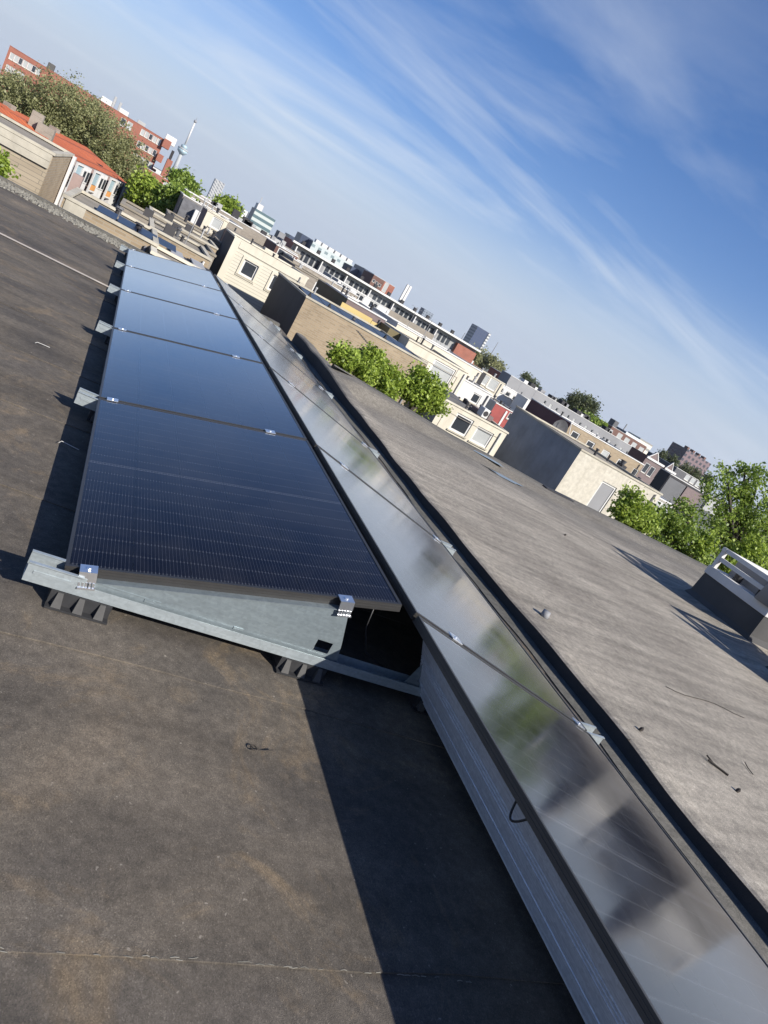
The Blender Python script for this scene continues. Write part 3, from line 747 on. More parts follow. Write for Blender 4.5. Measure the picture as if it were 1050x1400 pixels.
# low brick extension just past the roof edge, dark solar modules on it
A, B = AB((90, 262), (216, 333), 13.5, z=-.10)
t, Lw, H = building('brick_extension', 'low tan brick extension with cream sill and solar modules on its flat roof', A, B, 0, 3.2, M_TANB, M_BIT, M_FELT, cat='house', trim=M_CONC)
add(t, 'sill', M_CREAM, lambda m: m.box(.25, Lw*.80, -.05, -.003, H-.26, H-.215))
add(t, 'pale_panel', M_CONC, lambda m: m.box(.05, .42, -.02, -.003, H-.2, H-.01))
for i in range(4):
    def mod(m, i=i):
        x = .55+i*.42
        m.quad((x, .7, H+.02), (x+.39, .7, H+.02), (x+.39, 1.5, H+.08), (x, 1.5, H+.08))
        m.quad((x, 1.5, H-.02), (x+.39, 1.5, H-.02), (x+.39, 1.5, H+.08), (x, 1.5, H+.08))
    add(t, 'solar_module', M_SOLAR, mod)
# cream framed low roof in front of the array end
A, B = AB((212, 336), (300, 382), 12.6, z=-.18)
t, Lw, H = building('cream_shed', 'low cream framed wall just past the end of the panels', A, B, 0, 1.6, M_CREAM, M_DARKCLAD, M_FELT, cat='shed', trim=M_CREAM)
add(t, 'groove', M_FELTD, lambda m: m.box(.12, Lw-.05, -.006, -.002, H-.14, H-.125))
for i in range(2):
    a = ony((240, 270)[i], (335, 350)[i], 15); tt = thing('roof_light', ['grey sloping roof light behind the cream framed wall', 'grey sloping roof light beside the dark chimney gap'][i], 'roof light', (a.x, 14.5, a.z-.25))
    add(tt, 'kerb', M_DARKCLAD, lambda m: m.box(-.05, .55, 0, 1.9, -9.3-a.z, .0)); add(tt, 'lid', M_GREYL, lambda m: m.prism([(0, .02), (.30, .03), (.30, .06), (0, .05)], .05, 1.8), bev=.01)
# stepped flat roofs with brick parapets
steps = [((205, 313), (288, 356), 17.5, 0, M_TANB, 'nearest stepped brick parapet behind the low roof lights', M_CONC),
         ((165, 281), (294, 351), 21.0, 0, M_GREYB, 'brown brick parapet roof with two dark chimney blocks', M_FELT),
         ((205, 291), (297, 341), 25.5, 0, M_TANB, 'third brick parapet roof, with a pale edge', M_CONC),
         ((230, 294), (302, 333), 30.0, 0, M_GREYB, 'last brick parapet roof below the slate roofed house', M_FELT)]
for p0, p1, Y, z, mt, lab, tr in steps:
    a = ony(*p0, Y); b = ony(*p1, Y); zz = (a.z+b.z)/2; a.z = b.z = zz
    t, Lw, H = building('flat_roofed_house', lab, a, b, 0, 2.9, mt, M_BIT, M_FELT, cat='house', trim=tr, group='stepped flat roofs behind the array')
    for q in range(1 if Y < 20 else 2 if Y < 26 else 0): add(t, 'chimney_block', M_DARKCLAD, lambda m: m.box(Lw*(.22+.30*q), Lw*(.22+.30*q)+.26, .9, 1.2, H-.05, H+.24))

# --- left: white terrace with orange roof
a = onz(98, 217, -.6); b = onz(183, 256, -.6)
wl = []
t, Lw, H = building('terrace_row', 'white terrace with dormers and an orange tiled roof', a, b, 0, 5.0, M_PINK, M_WHITE, M_FELT, cat='terrace', parapet=0)
for i in range(4):
    u0 = .15+i*(Lw/4)
    dm = add(t, 'dormer', M_WHITE, lambda m: m.box(u0+.75, u0+1.65, -.30, .05, H-1.9, H-.02))
    for q in range(2):
        fr = add(t, 'window', M_TRIM, lambda m: m.box(u0+.83+q*.40, u0+1.19+q*.40, -.33, -.302, H-.85, H-.18), dm)
        if 1: add(t, 'pane', M_GLASS, lambda m: m.box(u0+.88+q*.40, u0+1.14+q*.40, -.337, -.331, H-.78, H-.25), dm)
    add(t, 'balcony_screen', M_BLUEGL, lambda m: m.box(u0+.05, u0+.72, -.25, -.2, H-.75, H-.10))
    add(t, 'balcony_front', M_ORANGE, lambda m: m.box(u0+.05, u0+.72, -.30, -.26, H-1.05, H-.77))
    add(t, 'balcony_rail', M_TRIM, lambda m: m.box(u0, u0+.74, -.32, -.28, H-.10, H-.02)); add(t, 'balcony_rail', M_TRIM, lambda m: m.box(u0, u0+.74, -.335, -.305, H-1.14, H-1.06))
    for q in range(3): add(t, 'pilaster', M_TRIM, lambda m: m.box(u0+.1+q*.25, u0+.16+q*.25, -.05, -.003, H-2.4, H-1.3))
    add(t, 'corner_post', M_TRIM, lambda m: m.box(u0-.06, u0+.02, -.34, -.24, H-2.4, H))
# roof as a tiled slope with thickness and hip
ru0, ru1 = -2.6, Lw-.9
RH = .68
rf = add(t, 'roof', M_TILE, lambda m: (m.quad((ru0, .12, H+.02), (ru1+.25, .12, H+.02), (ru1-.45, 2.8, H+RH), (ru0, 2.8, H+RH)),
     m.quad((ru1-.45, 2.8, H+RH), (ru0, 2.8, H+RH), (ru0, 5.4, H), (ru1+.25, 5.4, H)), m.poly([(ru1+.25, .12, H+.02), (ru1+.25, 5.4, H), (ru1-.45, 2.8, H+RH)]),
     m.poly([(ru0, .12, H+.02), (ru0, 2.8, H+RH), (ru0, 5.4, H)]), m.quad((ru0, .12, H+.005), (ru0, 5.4, H-.005), (ru1+.25, 5.4, H-.005), (ru1+.25, .12, H+.005))))
add(t, 'skylight', M_GLASS, lambda m: m.prism([(Lw*.60, H+.14), (Lw*.66, H+.14), (Lw*.66, H+.27), (Lw*.60, H+.27)], .9, 1.4), rf)
for uu in (Lw*.33, -1.7): add(t, 'chimney', M_GREYB, lambda m: m.box(uu, uu+.45, 2.6, 3.0, H+.25, H+.85), rf)
# second orange roof and dark stair block to the left
a = onz(-60, 148, -.55); b = onz(58, 196, -.55); a.y = b.y = 31; a = ony(-60, 148, 31); b = ony(50, 203, 31); a.z = b.z = -.85
t, Lw, H = building('tiled_house', 'house with orange tiled roof and solar modules beside the dark stair block', a, b, 0, 5, M_GREYB, M_GREYB, M_FELT, cat='house', parapet=0)
rf = add(t, 'roof', M_TILE, lambda m: (m.quad((0, -.3, H), (Lw, -.3, H), (Lw, 3, H+.95), (0, 3, H+.95)), m.quad((Lw, 3, H+.95), (0, 3, H+.95), (0, 5.6, H), (Lw, 5.6, H)), m.poly([(Lw, -.3, H), (Lw, 5.6, H), (Lw, 3, H+.95)])))
for i in range(3): add(t, 'solar_module', M_SOLAR, lambda m: m.quad((Lw-2.6+i*.62, .4, H+.26), (Lw-2.05+i*.62, .4, H+.26), (Lw-2.05+i*.62, 1.5, H+.56), (Lw-2.6+i*.62, 1.5, H+.56)))
add(t, 'chimney', M_GREYB, lambda m: m.box(Lw-.9, Lw-.45, 2.8, 3.2, H+.7, H+1.5), rf)
a = ony(38, 186, 33); b = ony(62, 200, 33)
t, Lw, H = building('stair_block', 'dark charcoal stair block with small hatches between orange roofs', a, b, 0, 1.6, M_DARKCLAD, M_DARKCLAD, M_FELTD, cat='stair block', parapet=0)
for q in range(2): add(t, 'hatch', M_NAVY, lambda m: m.box(.15, Lw-.15, -.03, -.003, H-.45-q*.5, H-.15-q*.5))
add(t, 'chimney', M_GREYB, lambda m: m.box(.1, .75, .5, 1.1, H, H+.7))

# --- left: big red brick apartment block
A, B = AB((13, 64), (226, 190), 112)
wins = row((16, 77), (52, 98), 7, -5.5, -9, [M_BLIND, M_BLIND, M_GLASS]) + row((10, 93), (30, 105), 5, -4.4, -9, M_BLIND)+row((2, 108), (24, 121), 4, -5.5, -8)+[(168, 167, -7, -10), (177, 172, -7, -10, M_BLIND)]+row((195, 181), (217, 194), 5, -5.2, -8, [M_BLIND, M_BLIND, M_GLASS])+row((190, 197), (211, 209), 5, -5.0, -8, [M_GLASS, M_BLIND])+row((184, 213), (216, 232), 7, -5.0, -8, [M_BLIND, M_GLASS])
t, Lw, H = building('apartment_block', 'long red brick apartment block rising above the big tree', A, B, 0, 14, M_REDB, M_REDB, M_FELTD, wins, cat='apartment block', trim=M_REDB)
add(t, 'balcony', M_REDB, lambda m: m.box(Lw-.1, Lw+.9, -.7, 3, H-.9, H+.2)); add(t, 'balcony', M_REDB, lambda m: m.box(Lw-.1, Lw+.7, -.6, 3, H-2.9, H-1.9)); add(t, 'balcony', M_REDB, lambda m: m.box(Lw-.1, Lw+.5, -.6, 3, H-5.0, H-4.0))
for (uu, w_, hh, mt) in ((4, .8, .9, M_FELTD), (11, 1.4, .8, M_TRIM), (13.5, 1.2, .7, M_TRIM), (20, 1.5, 1., M_TRIM), (Lw*.62, .3, 1.6, M_GREYL), (Lw*.66, .3, 1.3, M_GREYL), (Lw*.8, 1.1, .6, M_GREYL)):
    add(t, 'roof_unit', mt, lambda m: m.box(uu, uu+w_, 3, 4, H-.1, H+hh), bev=.05)
A, B = AB((200, 222), (244, 262), 104)
t, Lw, H = building('brick_annex', 'lower red brick annex at the foot of the apartment block', A, B, 0, 10, M_REDB, M_REDB, M_FELTD, [(229, 258, 1.4, 1.4, M_BLIND)], cat='annex')
add(t, 'stair_tower', M_REDB, lambda m: m.box(Lw*.45, Lw*.60, 3, 6, H-.5, H+2.4)); add(t, 'roof_unit', M_GREYM, lambda m: m.box(Lw*.62, Lw*.95, 3, 6, H-.5, H+1.3)); add(t, 'roof_unit', M_BLACK, lambda m: m.box(Lw*.47, Lw*.54, 3.5, 4.5, H+2.4, H+3.6))

# --- slate-roofed house and cream roof extension
A, B = AB((252, 265), (330, 315), 40)
t, Lw, H = building('slate_house', 'dark slate roofed house with a white dormer and brick front', A, B, 0, 6, M_GREYB, M_SLATE, M_SLATE, [(271, 303, .7, .8), (277, 307, .5, .8)], cat='house', trim=M_TRIM)
add(t, 'slate_slope', M_SLATE, lambda m: m.prism([(0, 0), (1, 0), (1, 1), (0, 1)], 0, .01) if 0 else m.quad((.05, -.9, H-1.35), (Lw*.7, -.9, H-1.35), (Lw*.7, -.02, H-.05), (.05, -.02, H-.05)))
add(t, 'eave', M_TRIM, lambda m: m.box(.9, Lw*.7, -1.0, -.88, H-1.45, H-1.32))
add(t, 'dormer', M_TRIM, lambda m: m.box(.75, 1.05, -.95, -.3, H-1.0, H-.30)); add(t, 'dormer_glass', M_GLASS, lambda m: m.box(1.06, 1.7, -.85, -.3, H-1.1, H-.35))
add(t, 'brick_front', M_MAUVE, lambda m: m.box(.8, Lw*.66, -.80, -.75, H-2.9, H-1.46))
A, B = AB((284, 288), (312, 304), 34)
t, Lw, H = building('roof_extension', 'cream boxed roof extension with a square window below the slate roof', A, B, 0, 3, M_CREAM, M_MAUVE, M_FELT, [(296, 306, .5, .5, M_BLIND)], cat='roof extension', trim=M_CREAM)

# --- cream boarded extension with square windows
A, B = AB((321, 325), (419, 385), 27, z=.42)
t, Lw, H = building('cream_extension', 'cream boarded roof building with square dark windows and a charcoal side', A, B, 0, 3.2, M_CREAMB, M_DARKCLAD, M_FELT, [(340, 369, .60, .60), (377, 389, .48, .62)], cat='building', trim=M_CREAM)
for (px, py, ww, wh) in ((340, 369, .60, .60), (377, 389, .48, .62)):
    P = ony(px, py, 27); u = P.x-A.x; z = P.z-GZ; q = .09
    add(t, 'architrave', M_CREAM, lambda m: (m.box(u-ww/2-q, u+ww/2+q, -.035, -.003, z+wh/2, z+wh/2+q), m.box(u-ww/2-q, u+ww/2+q, -.035, -.003, z-wh/2-q, z-wh/2), m.box(u-ww/2-q, u-ww/2, -.035, -.003, z-wh/2, z+wh/2), m.box(u+ww/2, u+ww/2+q, -.035, -.003, z-wh/2, z+wh/2)))
add(t, 'corner_board', M_CREAM, lambda m: m.box(-.004, .26, -.03, -.003, H-6, H)); add(t, 'fascia', M_CREAM, lambda m: m.box(.27, Lw, -.03, -.003, H-.26, H)); add(t, 'corner_board', M_CREAM, lambda m: m.box(Lw-.2, Lw+.003, -.03, -.003, H-6, H-.27))
A, B = AB((312, 313), (372, 350), 33)
t, Lw, H = building('timber_edged_roof', 'roof with an orange timber edge behind the cream boarded building', A, B, 0, 4, M_ORANGE, M_MAUVE, M_FELT, cat='building', parapet=0)
add(t, 'white_hatch', M_CREAM, lambda m: m.box(Lw-.45, Lw+.25, -.1, .5, H-.35, H+.15), bev=.03)

# --- brick house with solar roof
A, B = AB((418.7, 406.7), (583, 499), 20, z=.12)
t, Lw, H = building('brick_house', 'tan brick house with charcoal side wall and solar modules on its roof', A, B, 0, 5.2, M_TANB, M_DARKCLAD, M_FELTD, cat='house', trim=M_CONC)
for i in range(6):
    def mod(m, i=i):
        x0, x1 = .22+i*Lw*.155, .22+(i+1)*Lw*.155-.03
        m.quad((x0, .75, H+.0), (x1, .75, H+.0), (x1, 2.4, H+.10), (x0, 2.4, H+.10)); m.quad((x1, 2.43, H-.1), (x0, 2.43, H-.1), (x0, 2.43, H+.10), (x1, 2.43, H+.10))
    add(t, 'solar_module', M_SOLAR, mod)
    if i in (0, 1, 4): add(t, 'module_stay', M_BLACK, lambda m: m.prism([(.15+i*Lw*.155, H), (.30+i*Lw*.155, H), (.20+i*Lw*.155, H+.17)], .5, .62))
for i in range(9):   # stepped crack in the brickwork
    c = ony(487+i*2.0, 452+i*2.4, 20); add(t, 'brick_crack', M_FELTD, lambda m: m.box(c.x-A.x, c.x-A.x+.11, -.012, -.003, c.z-GZ, c.z-GZ+.02))

# --- buildings around it
A, B = AB((404, 364), (500, 421), 36)
t, Lw, H = building('brown_facade', 'brown wall with one pale window behind the solar roof', A, B, 0, 5, M_GREYB, M_MAUVE, M_FELT, [(436, 399, .75, .8, M_BLIND)], trim=M_FELT)
A, B = AB((452, 392), (474, 406), 30)
building('dark_box', 'dark olive-based roof box beside the yellow panels', A, B, 0, 2.5, M_BLACK, M_OLIVE, M_FELTD, cat='roof box', parapet=0)
A, B = AB((476, 408), (527, 439), 26.2)
t, Lw, H = building('yellow_panelled_house', 'brown brick wall above a long yellow panel strip', A, B, 0, 4, M_MAUVE, M_OLIVE, M_FELT, cat='house')
add(t, 'yellow_strip', M_YELLOW, lambda m: m.box(-.15, Lw*.70, -.06, -.004, H-.52, H-.20)); add(t, 'yellow_strip', M_YELLOW, lambda m: m.box(Lw*.71, Lw, -.06, -.004, H-.47, H-.27))
A, B = AB((534, 447), (565, 468), 25)
building('olive_box', 'plain olive brown block at the end of the solar roof', A, B, 0, 2.5, M_OLIVE, M_OLIVE, M_FELTD, cat='roof box', parapet=0)
A, B = AB((518, 436), (536, 449), 28)
building('roof_plant', 'dark clutter of roof plant beside the olive block', A, B, 0, 1.5, M_SLATE, M_GREYM, M_FELTD, cat='roof plant', parapet=0)
# red house with white window
A, B = AB((379, 334), (407, 353), 52)
building('red_house', 'small dark red brick house with a white triple window', A, B, 0, 5, M_BRNB, M_BRNB, M_FELT, [(389, 350, 1.2, 1.1)], cat='house')
# ornate white cornice row
A, B = AB((403, 352), (488, 408), 48)
t, Lw, H = building('cornice_row', 'flat roofed row with a white ornate cornice', A, B, 0, 6, M_GREYB, M_GREYB, M_FELT, cat='terrace')
nn = 10
for i in range(nn): add(t, 'cornice_panel', M_TRIM, lambda m: m.box(i*Lw/nn+.06, (i+1)*Lw/nn-.10, -.1, -.003, H-.42, H-.16))
A, B = AB((464, 381), (532, 427), 62)
building('white_row', 'white fronted row houses with black windows below the gallery flats', A, B, 0, 6, M_WHITE, M_GREYL, M_FELT, row((474, 392), (520, 422), 6, .9, .9), cat='terrace')
# long roof with white edge behind the cream extension
A, B = AB((256, 257), (405, 352), 58)
t, Lw, H = building('long_flat_roof', 'long low building with a thin white roof edge', A, B, 0, 6, M_GREYB, M_SLATE, M_FELT)
for i in range(14):
    uu = random.uniform(.1, .95)*Lw; s_ = random.uniform(.25, .6); add(t, 'roof_unit', random.choice([M_WHITE, M_GREYM, M_BLACK, M_GREYL]), lambda m: m.box(uu, uu+s_, 2, 2.6, H-.1, H+s_*random.uniform(.6, 1.3)))

# --- gallery flats
A, B = AB((404, 327), (652, 478), 150, z=2.1)
t, Lw, H = building('gallery_flats', 'long grey gallery flats with white roof edge and glazed balconies', A, B, 0, 11, M_GALLERY, M_REDB, M_FELT, cat='flats')
nb = 34
for fl in range(2):
    z1 = H-.9-fl*3.0
    for i in range(nb):
        x0 = Lw*.02+i*Lw*.84/nb; x1 = x0+Lw*.84/nb-.35
        fr = add(t, 'window', M_GLASS if (i*7+fl*3) % 5 else M_GREYM, lambda m: m.box(x0, x1, -.05, -.003, z1-1.9, z1))
        add(t, 'parapet_panel', M_GREYL, lambda m: m.box(x0-.1, x1+.1, -1.1, -1.0, z1-2.85, z1-1.75))
        if i % 5 == 0: add(t, 'fin', M_TRIM, lambda m: m.box(x0-.30, x0-.08, -1.15, -.003, z1-2.9, z1+.3))
add(t, 'roof_slab', M_TRIM, lambda m: m.box(-.5, Lw+.5, -1.4, -.035, H-.25, H+.15))
add(t, 'brick_end', M_REDB, lambda m: m.box(Lw*.885, Lw-.1, -1.2, -.01, H-9, H-.9))
for i in range(12):
    uu = Lw*(.05+.075*i); add(t, 'roof_vent', M_BLACK, lambda m: m.box(uu, uu+.7, 4, 4.7, H, H+1.0))
for uu in (.57, .585): add(t, 'flue', M_TRIM, lambda m: m.box(Lw*uu, Lw*uu+.5, 5, 5.5, H, H+4.5))

# --- far town
def tower(name, label, p0, p1, Y, depth, mat, sidem=None, cat='tower', Y1=None, roofs=None):
    A, B = AB(p0, p1, Y, Y1)
    t, Lw, H = building(name, label, A, B, 0, depth, mat, sidem or mat, M_FELTD, cat=cat, parapet=0)
    return t, Lw, H
FP = facade_pattern
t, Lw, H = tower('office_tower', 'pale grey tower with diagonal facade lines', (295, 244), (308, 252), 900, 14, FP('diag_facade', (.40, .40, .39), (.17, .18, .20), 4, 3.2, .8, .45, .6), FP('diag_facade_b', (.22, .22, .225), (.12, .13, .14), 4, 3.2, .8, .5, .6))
t, Lw, H = tower('office_block', 'dark blue glass block beside the round green tree', (313, 267), (330, 278), 700, 25, M_NAVY, M_NAVY)
for (p0, p1, Y, lab) in (((330, 284), (343, 292), 520, 'small white striped block left of the banded hospital block'),):
    tower('striped_block', lab, p0, p1, Y, 20, FP('stripe_w', (.62, .62, .60), (.12, .13, .15), 5, 100, .45, 1.), M_GREYM)
t, Lw, H = tower('banded_block', 'white and glass banded block with a stepped roof', (350, 285), (377, 301), 430, 16, FP('bands', (.46, .50, .47), (.10, .15, .16), 50, 3.3, 1., .5), M_NAVY)
add(t, 'penthouse', M_WHITE, lambda m: m.box(.5, Lw*.3, 2, 12, H, H+3.2)); add(t, 'mast', M_GREYL, lambda m: m.box(1.2, 1.6, 6, 6.4, H+3.2, H+7))
tower('plant_tower', 'dark narrow tower with a pale top', (383, 316), (391, 321), 350, 9, M_GREYM, M_SLATE)
tower('low_block', 'low navy block beyond the gallery flats', (397, 321), (405, 326), 400, 15, M_NAVY, M_NAVY)
tower('navy_end_block', 'dark navy end wall of the white tiled block', (414, 319), (428, 329), 330, 12, M_NAVY, M_NAVY)
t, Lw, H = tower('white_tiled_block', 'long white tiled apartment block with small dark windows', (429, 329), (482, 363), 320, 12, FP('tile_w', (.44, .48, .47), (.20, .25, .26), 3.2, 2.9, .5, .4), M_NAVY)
for i in range(6):
    uu = Lw*(.08+.16*i); add(t, 'roof_unit', M_WHITE, lambda m: m.box(uu, uu+2.5, 3, 6, H, H+1.5))
    add(t, 'window', M_BLACK, lambda m: m.box(uu+1, uu+2.6, -.1, -.01, H-10.5, H-8.8))
tower('slate_tower', 'slate grey hipped block behind the gallery flats', (482, 364), (493, 371), 260, 12, M_NAVY, M_SLATE)
tower('tan_tower', 'narrow tan striped tower', (494, 370), (499, 373), 265, 8, M_CONC, M_CONC)
tower('navy_gable_block', 'navy block next to the brown brick tower', (499, 367), (512, 375), 255, 14, M_NAVY, M_NAVY)
A, B = AB((512, 375), (526, 385), 170)
t, Lw, H = building('brown_tower', 'dark brown brick tower with scattered small windows', A, B, 0, 9, M_BRNB, M_BRNB, M_FELT, [(511, 384, .7, .7), (515, 387, .7, .7), (519, 390, .7, .7), (507, 393, .7, .7), (511, 395, .7, .7), (515, 398, .7, .7)], cat='tower', trim=M_TRIM)
A, B = AB((526, 384), (540, 393), 172)
building('rust_tower', 'rust orange brick block with one white window', A, B, 0, 9, M_REDB, M_BRNB, M_FELT, [(527, 393, 1.1, 2.4, M_BLIND)], cat='tower', trim=M_TRIM)
t, Lw, H = tower('grey_tower', 'small blue grey twin topped tower', (581, 422), (593, 430), 900, 14, FP('grid_g', (.20, .23, .27), (.12, .14, .17), 4, 3.2, .6, .6), M_NAVY)
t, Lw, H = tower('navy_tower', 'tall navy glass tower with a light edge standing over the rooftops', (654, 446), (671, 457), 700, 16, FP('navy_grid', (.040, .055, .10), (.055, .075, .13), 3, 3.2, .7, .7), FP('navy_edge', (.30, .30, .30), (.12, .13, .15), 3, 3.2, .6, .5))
add(t, 'light_edge', FP('edge_w', (.55, .55, .53), (.18, .19, .2), 50, 3.2, 1., .5), lambda m: m.box(Lw*.86, Lw+.3, -.6, -.05, 0, H))
def mast(label, p0, p1, Y, r):
    a, b = ony(*p0, Y), ony(*p1, Y); a = Vector((b.x, b.y, GZ)); m = MB(); m.tube([a, (b.x, b.y, b.z)], [r, r*.4], 6); tag(m.build('mast', M_GREYM), label, 'mast')
mast('thin lattice mast beside the navy tower', (676, 492), (681, 468), 500, .5)
mast('thin mast on the skyline between navy tower and flats', (632, 470), (636, 455), 300, .3)

# observation tower
b = ony(250, 205, 1900); top_ = ony(268.5, 162, 1900); x, y = b.x, b.y
zt = top_.z; zp = b.z
t = thing('observation_tower', 'slender concrete observation tower with a round platform and spire', 'tower', (x, y, GZ))
sc_ = depth_of(b)/FPX
def rev(prof, mat, nm):
    m = MB(); m.tube([(0, 0, z-GZ) for r, z in prof], [r for r, z in prof], 20); m.build(nm, mat, t, True)
rev([(4.6*sc_*.75, GZ), (2.9*sc_*.75, zp-4)], M_TOWERC, 'shaft')
rev([(2.*sc_, zp-7*sc_), (6.6*sc_, zp-3*sc_), (7.2*sc_, zp)], M_BLUEGL, 'platform')
rev([(7.2*sc_, zp+.1), (7.0*sc_, zp+2.0*sc_), (4.6*sc_, zp+2.3*sc_)], M_TOWERC, 'platform_deck')
rev([(4.4*sc_, zp+2.4*sc_), (4.4*sc_, zp+5.6*sc_), (2.6*sc_, zp+6.8*sc_)], M_BLUEGL, 'upper_deck')
rev([(1.25*sc_, zp+6.9*sc_), (1.1*sc_, zt-5.5*sc_)], M_WHITE, 'spire')
rev([(2.0*sc_, zt-5.4*sc_), (2.0*sc_, zt-3.0*sc_), (.9*sc_, zt-2.0*sc_)], M_GREYM, 'spire_head')
rev([(.3*sc_, zt-2*sc_), (.15*sc_, zt+2.0*sc_)], M_GREYM, 'antenna')

# --- right of the brick house: cream houses
A, B = AB((560, 464), (640, 512), 24)
t, Lw, H = building('cream_house', 'cream rendered house with a large square window behind the courtyard trees', A, B, 0, 4, M_CREAM, M_CREAM, M_FELT, [(601, 514, 1.05, 1.0, M_BLIND), (571, 493, .9, .25)], cat='house', trim=M_CREAM)
for (u0, u1, v0, v1) in ((.35, Lw-.35, H-.36, H-.34), (Lw-.37, Lw-.35, H-3.2, H-.34), (.35, .37, H-3.2, H-.34)): add(t, 'groove', M_GREYB, lambda m: m.box(u0, u1, -.012, -.002, v0, v1))
A, B = AB((545, 441), (658, 511), 29)
t, Lw, H = building('white_house', 'pale white house wall with black gutter behind the cream house', A, B, 0, 4.5, M_CREAM, M_WHITE, M_FELT, cat='house')
for i in range(4): add(t, 'gutter', M_BLACK, lambda m: m.box(Lw*(.10+.18*i), Lw*(.22+.18*i), -.25, -.005, H-.62-.03*i, H-.52-.03*i))
A, B = AB((609, 546), (693, 594), 20)
t, Lw, H = building('low_cream_house', 'lower cream house with two square windows under its flat roof', A, B, 0, 3.6, M_CREAM, M_CREAM, M_FELT, [(631, 581, .75, .65), (659, 598, .75, .6, M_BLIND)], cat='house', trim=M_CREAM)
for (u0, u1, v0, v1) in ((.22, Lw-.22, H-.30, H-.285), (.22, .235, H-2, H-.3), (Lw-.235, Lw-.22, H-2, H-.3)): add(t, 'groove', M_GREYB, lambda m: m.box(u0, u1, -.012, -.002, v0, v1))
def hb(m):
    m.box(Lw*.08, Lw*.38, .5, 1.6, H, H+.16); m.box(Lw*.10, Lw*.30, .8, 1.4, H+.16, H+.24)
add(t, 'roof_hatch', M_SLATE, hb)
u_ = add(t, 'air_unit', M_WHITE, lambda m: m.box(Lw*.60, Lw*.69, .3, .7, H+.06, H+.40), bev=.02); add(t, 'fan', M_BLACK, lambda m: m.tube([(Lw*.645, .29, H+.23), (Lw*.645, .30, H+.23)], .10, 14), u_)
for i in range(4):
    def pipe(m, i=i): m.tube([(Lw*(.42+.04*i), .7+.3*i, H), (Lw*(.42+.04*i), .7+.3*i, H+.28)], .07, 8)
    add(t, 'pipe', M_BLACK, pipe)
add(t, 'felt_upstand', M_MAUVE, lambda m: m.box(Lw*.72, Lw-.1, 1.2, 2.0, H, H+.18))
A, B = AB((633, 518), (672, 541), 26.5)
t, Lw, H = building('white_stair_box', 'white roof box with grey side and small black window', A, B, 0, 2.5, M_WHITE, M_GREYM, M_FELT, [(650, 545, .45, .45)], cat='roof box')
A, B = AB((653, 503), (665, 512), 40)
building('black_box', 'tall plain black roof box beside the cream two-window house', A, B, 0, 2.5, M_BLACK, M_BLACK, M_FELTD, cat='roof box', parapet=0)
A, B = AB((659, 507), (690, 526), 44)
building('two_window_house', 'cream house with two small pale windows', A, B, 0, 2.2, M_CREAM, M_CREAM, M_FELT, [(662, 518, .8, .8, M_BLIND), (674, 526, .8, .8, M_BLIND)], cat='house', trim=M_CREAM)
A, B = AB((684, 523), (724, 549), 55)
building('white_window_row', 'white row house with black triple windows', A, B, 0, 2.0, M_WHITE, M_WHITE, M_FELT, row((685, 533), (713, 551), 4, -8, -6.5), cat='terrace')
A, B = AB((722, 546), (750, 564), 52)
building('glazed_row', 'row house with white framed green reflecting windows', A, B, 0, 2.0, M_TRIM, M_WHITE, M_FELT, row((726, 554), (745, 566), 4, -5, -6, M_OLIVE)+row((720, 563), (739, 575), 4, -5, -6, M_OLIVE), cat='terrace')  # olive pane colour stands in for a green reflection
A, B = AB((679, 550), (714, 573), 36)
t, Lw, H = building('red_board_house', 'house with red boarded bays and a white door', A, B, 0, 4, M_RED, M_CREAM, M_FELT, [(700, 567, .45, .7)], cat='house')
add(t, 'door_surround', M_TRIM, lambda m: m.box(Lw*.40, Lw*.46, -.04, -.003, H-1.3, H-.1))
# long roofs behind
A, B = AB((700, 512), (880, 622), 75)
t, Lw, H = building('long_grey_roof', 'long grey flat roof with pale edge stretching below the round tree', A, B, 0, 2.5, M_GREYM, M_GREYM, M_GREYM, row((745, 550), (865, 624), 16, -4, -5, [M_GLASS, M_BLIND]))
for i in range(16):
    uu = Lw*random.uniform(.02, .97); s_ = random.uniform(.4, .9); add(t, 'roof_unit', random.choice([M_WHITE, M_GREYM, M_BLACK, M_GREYL]), lambda m: m.box(uu, uu+s_, 3, 4, H-.1, H+s_*.7))
A, B = AB((692, 513), (706, 523), 85)
building('brick_gable', 'small red brown gable end among the rooftops', A, B, 0, 5, M_REDB, M_REDB, M_FELT, cat='house')
# tan row with square windows and maroon end
A, B = AB((781, 579), (880, 636), 33)
t, Lw, H = building('tan_row', 'tan brick roof storey with a line of square windows and maroon end', A, B, 0, 5, M_TANB, M_MAROON, M_GREYM, row((785, 597), (868, 648), 5, .62, .62, [M_GLASS, M_GLASS, M_BLIND]), cat='terrace')
add(t, 'flue_box', M_BLACK, lambda m: m.box(Lw*.60, Lw*.66, -1.3, -.8, H-1.5, H-.55)); add(t, 'flue_cowl', M_SLATE, lambda m: m.tube([(Lw*.63, -1., H-.55), (Lw*.63, -1., H-.3)], [.12, .2], 10))
# satellite dish
c = ony(763, 586, 24); t = thing('satellite_dish', 'round grey satellite dish on the blue grey building', 'dish', (c.x, c.y, c.z-.7))
def dish(m):
    rings = []
    for i in range(5):
        r_ = .42*i/4; rings.append([(r_*math.cos(q/20*6.283), .55*(r_**2)*-1+.0, .72+r_*math.sin(q/20*6.283)) for q in range(20)])
    for i in range(4):
        for q in range(20): m.quad(rings[i][q], rings[i][(q+1) % 20], rings[i+1][(q+1) % 20], rings[i+1][q])
add(t, 'reflector', M_SLATE, dish, smooth=True); add(t, 'arm', M_TRIM, lambda m: m.tube([(.02, -.02, .40), (.30, -.5, .72), (.08, -.45, 1.25)], .02, 6)); add(t, 'post', M_GREYM, lambda m: m.tube([(0, .03, -.25), (0, .03, .7)], .03, 8))
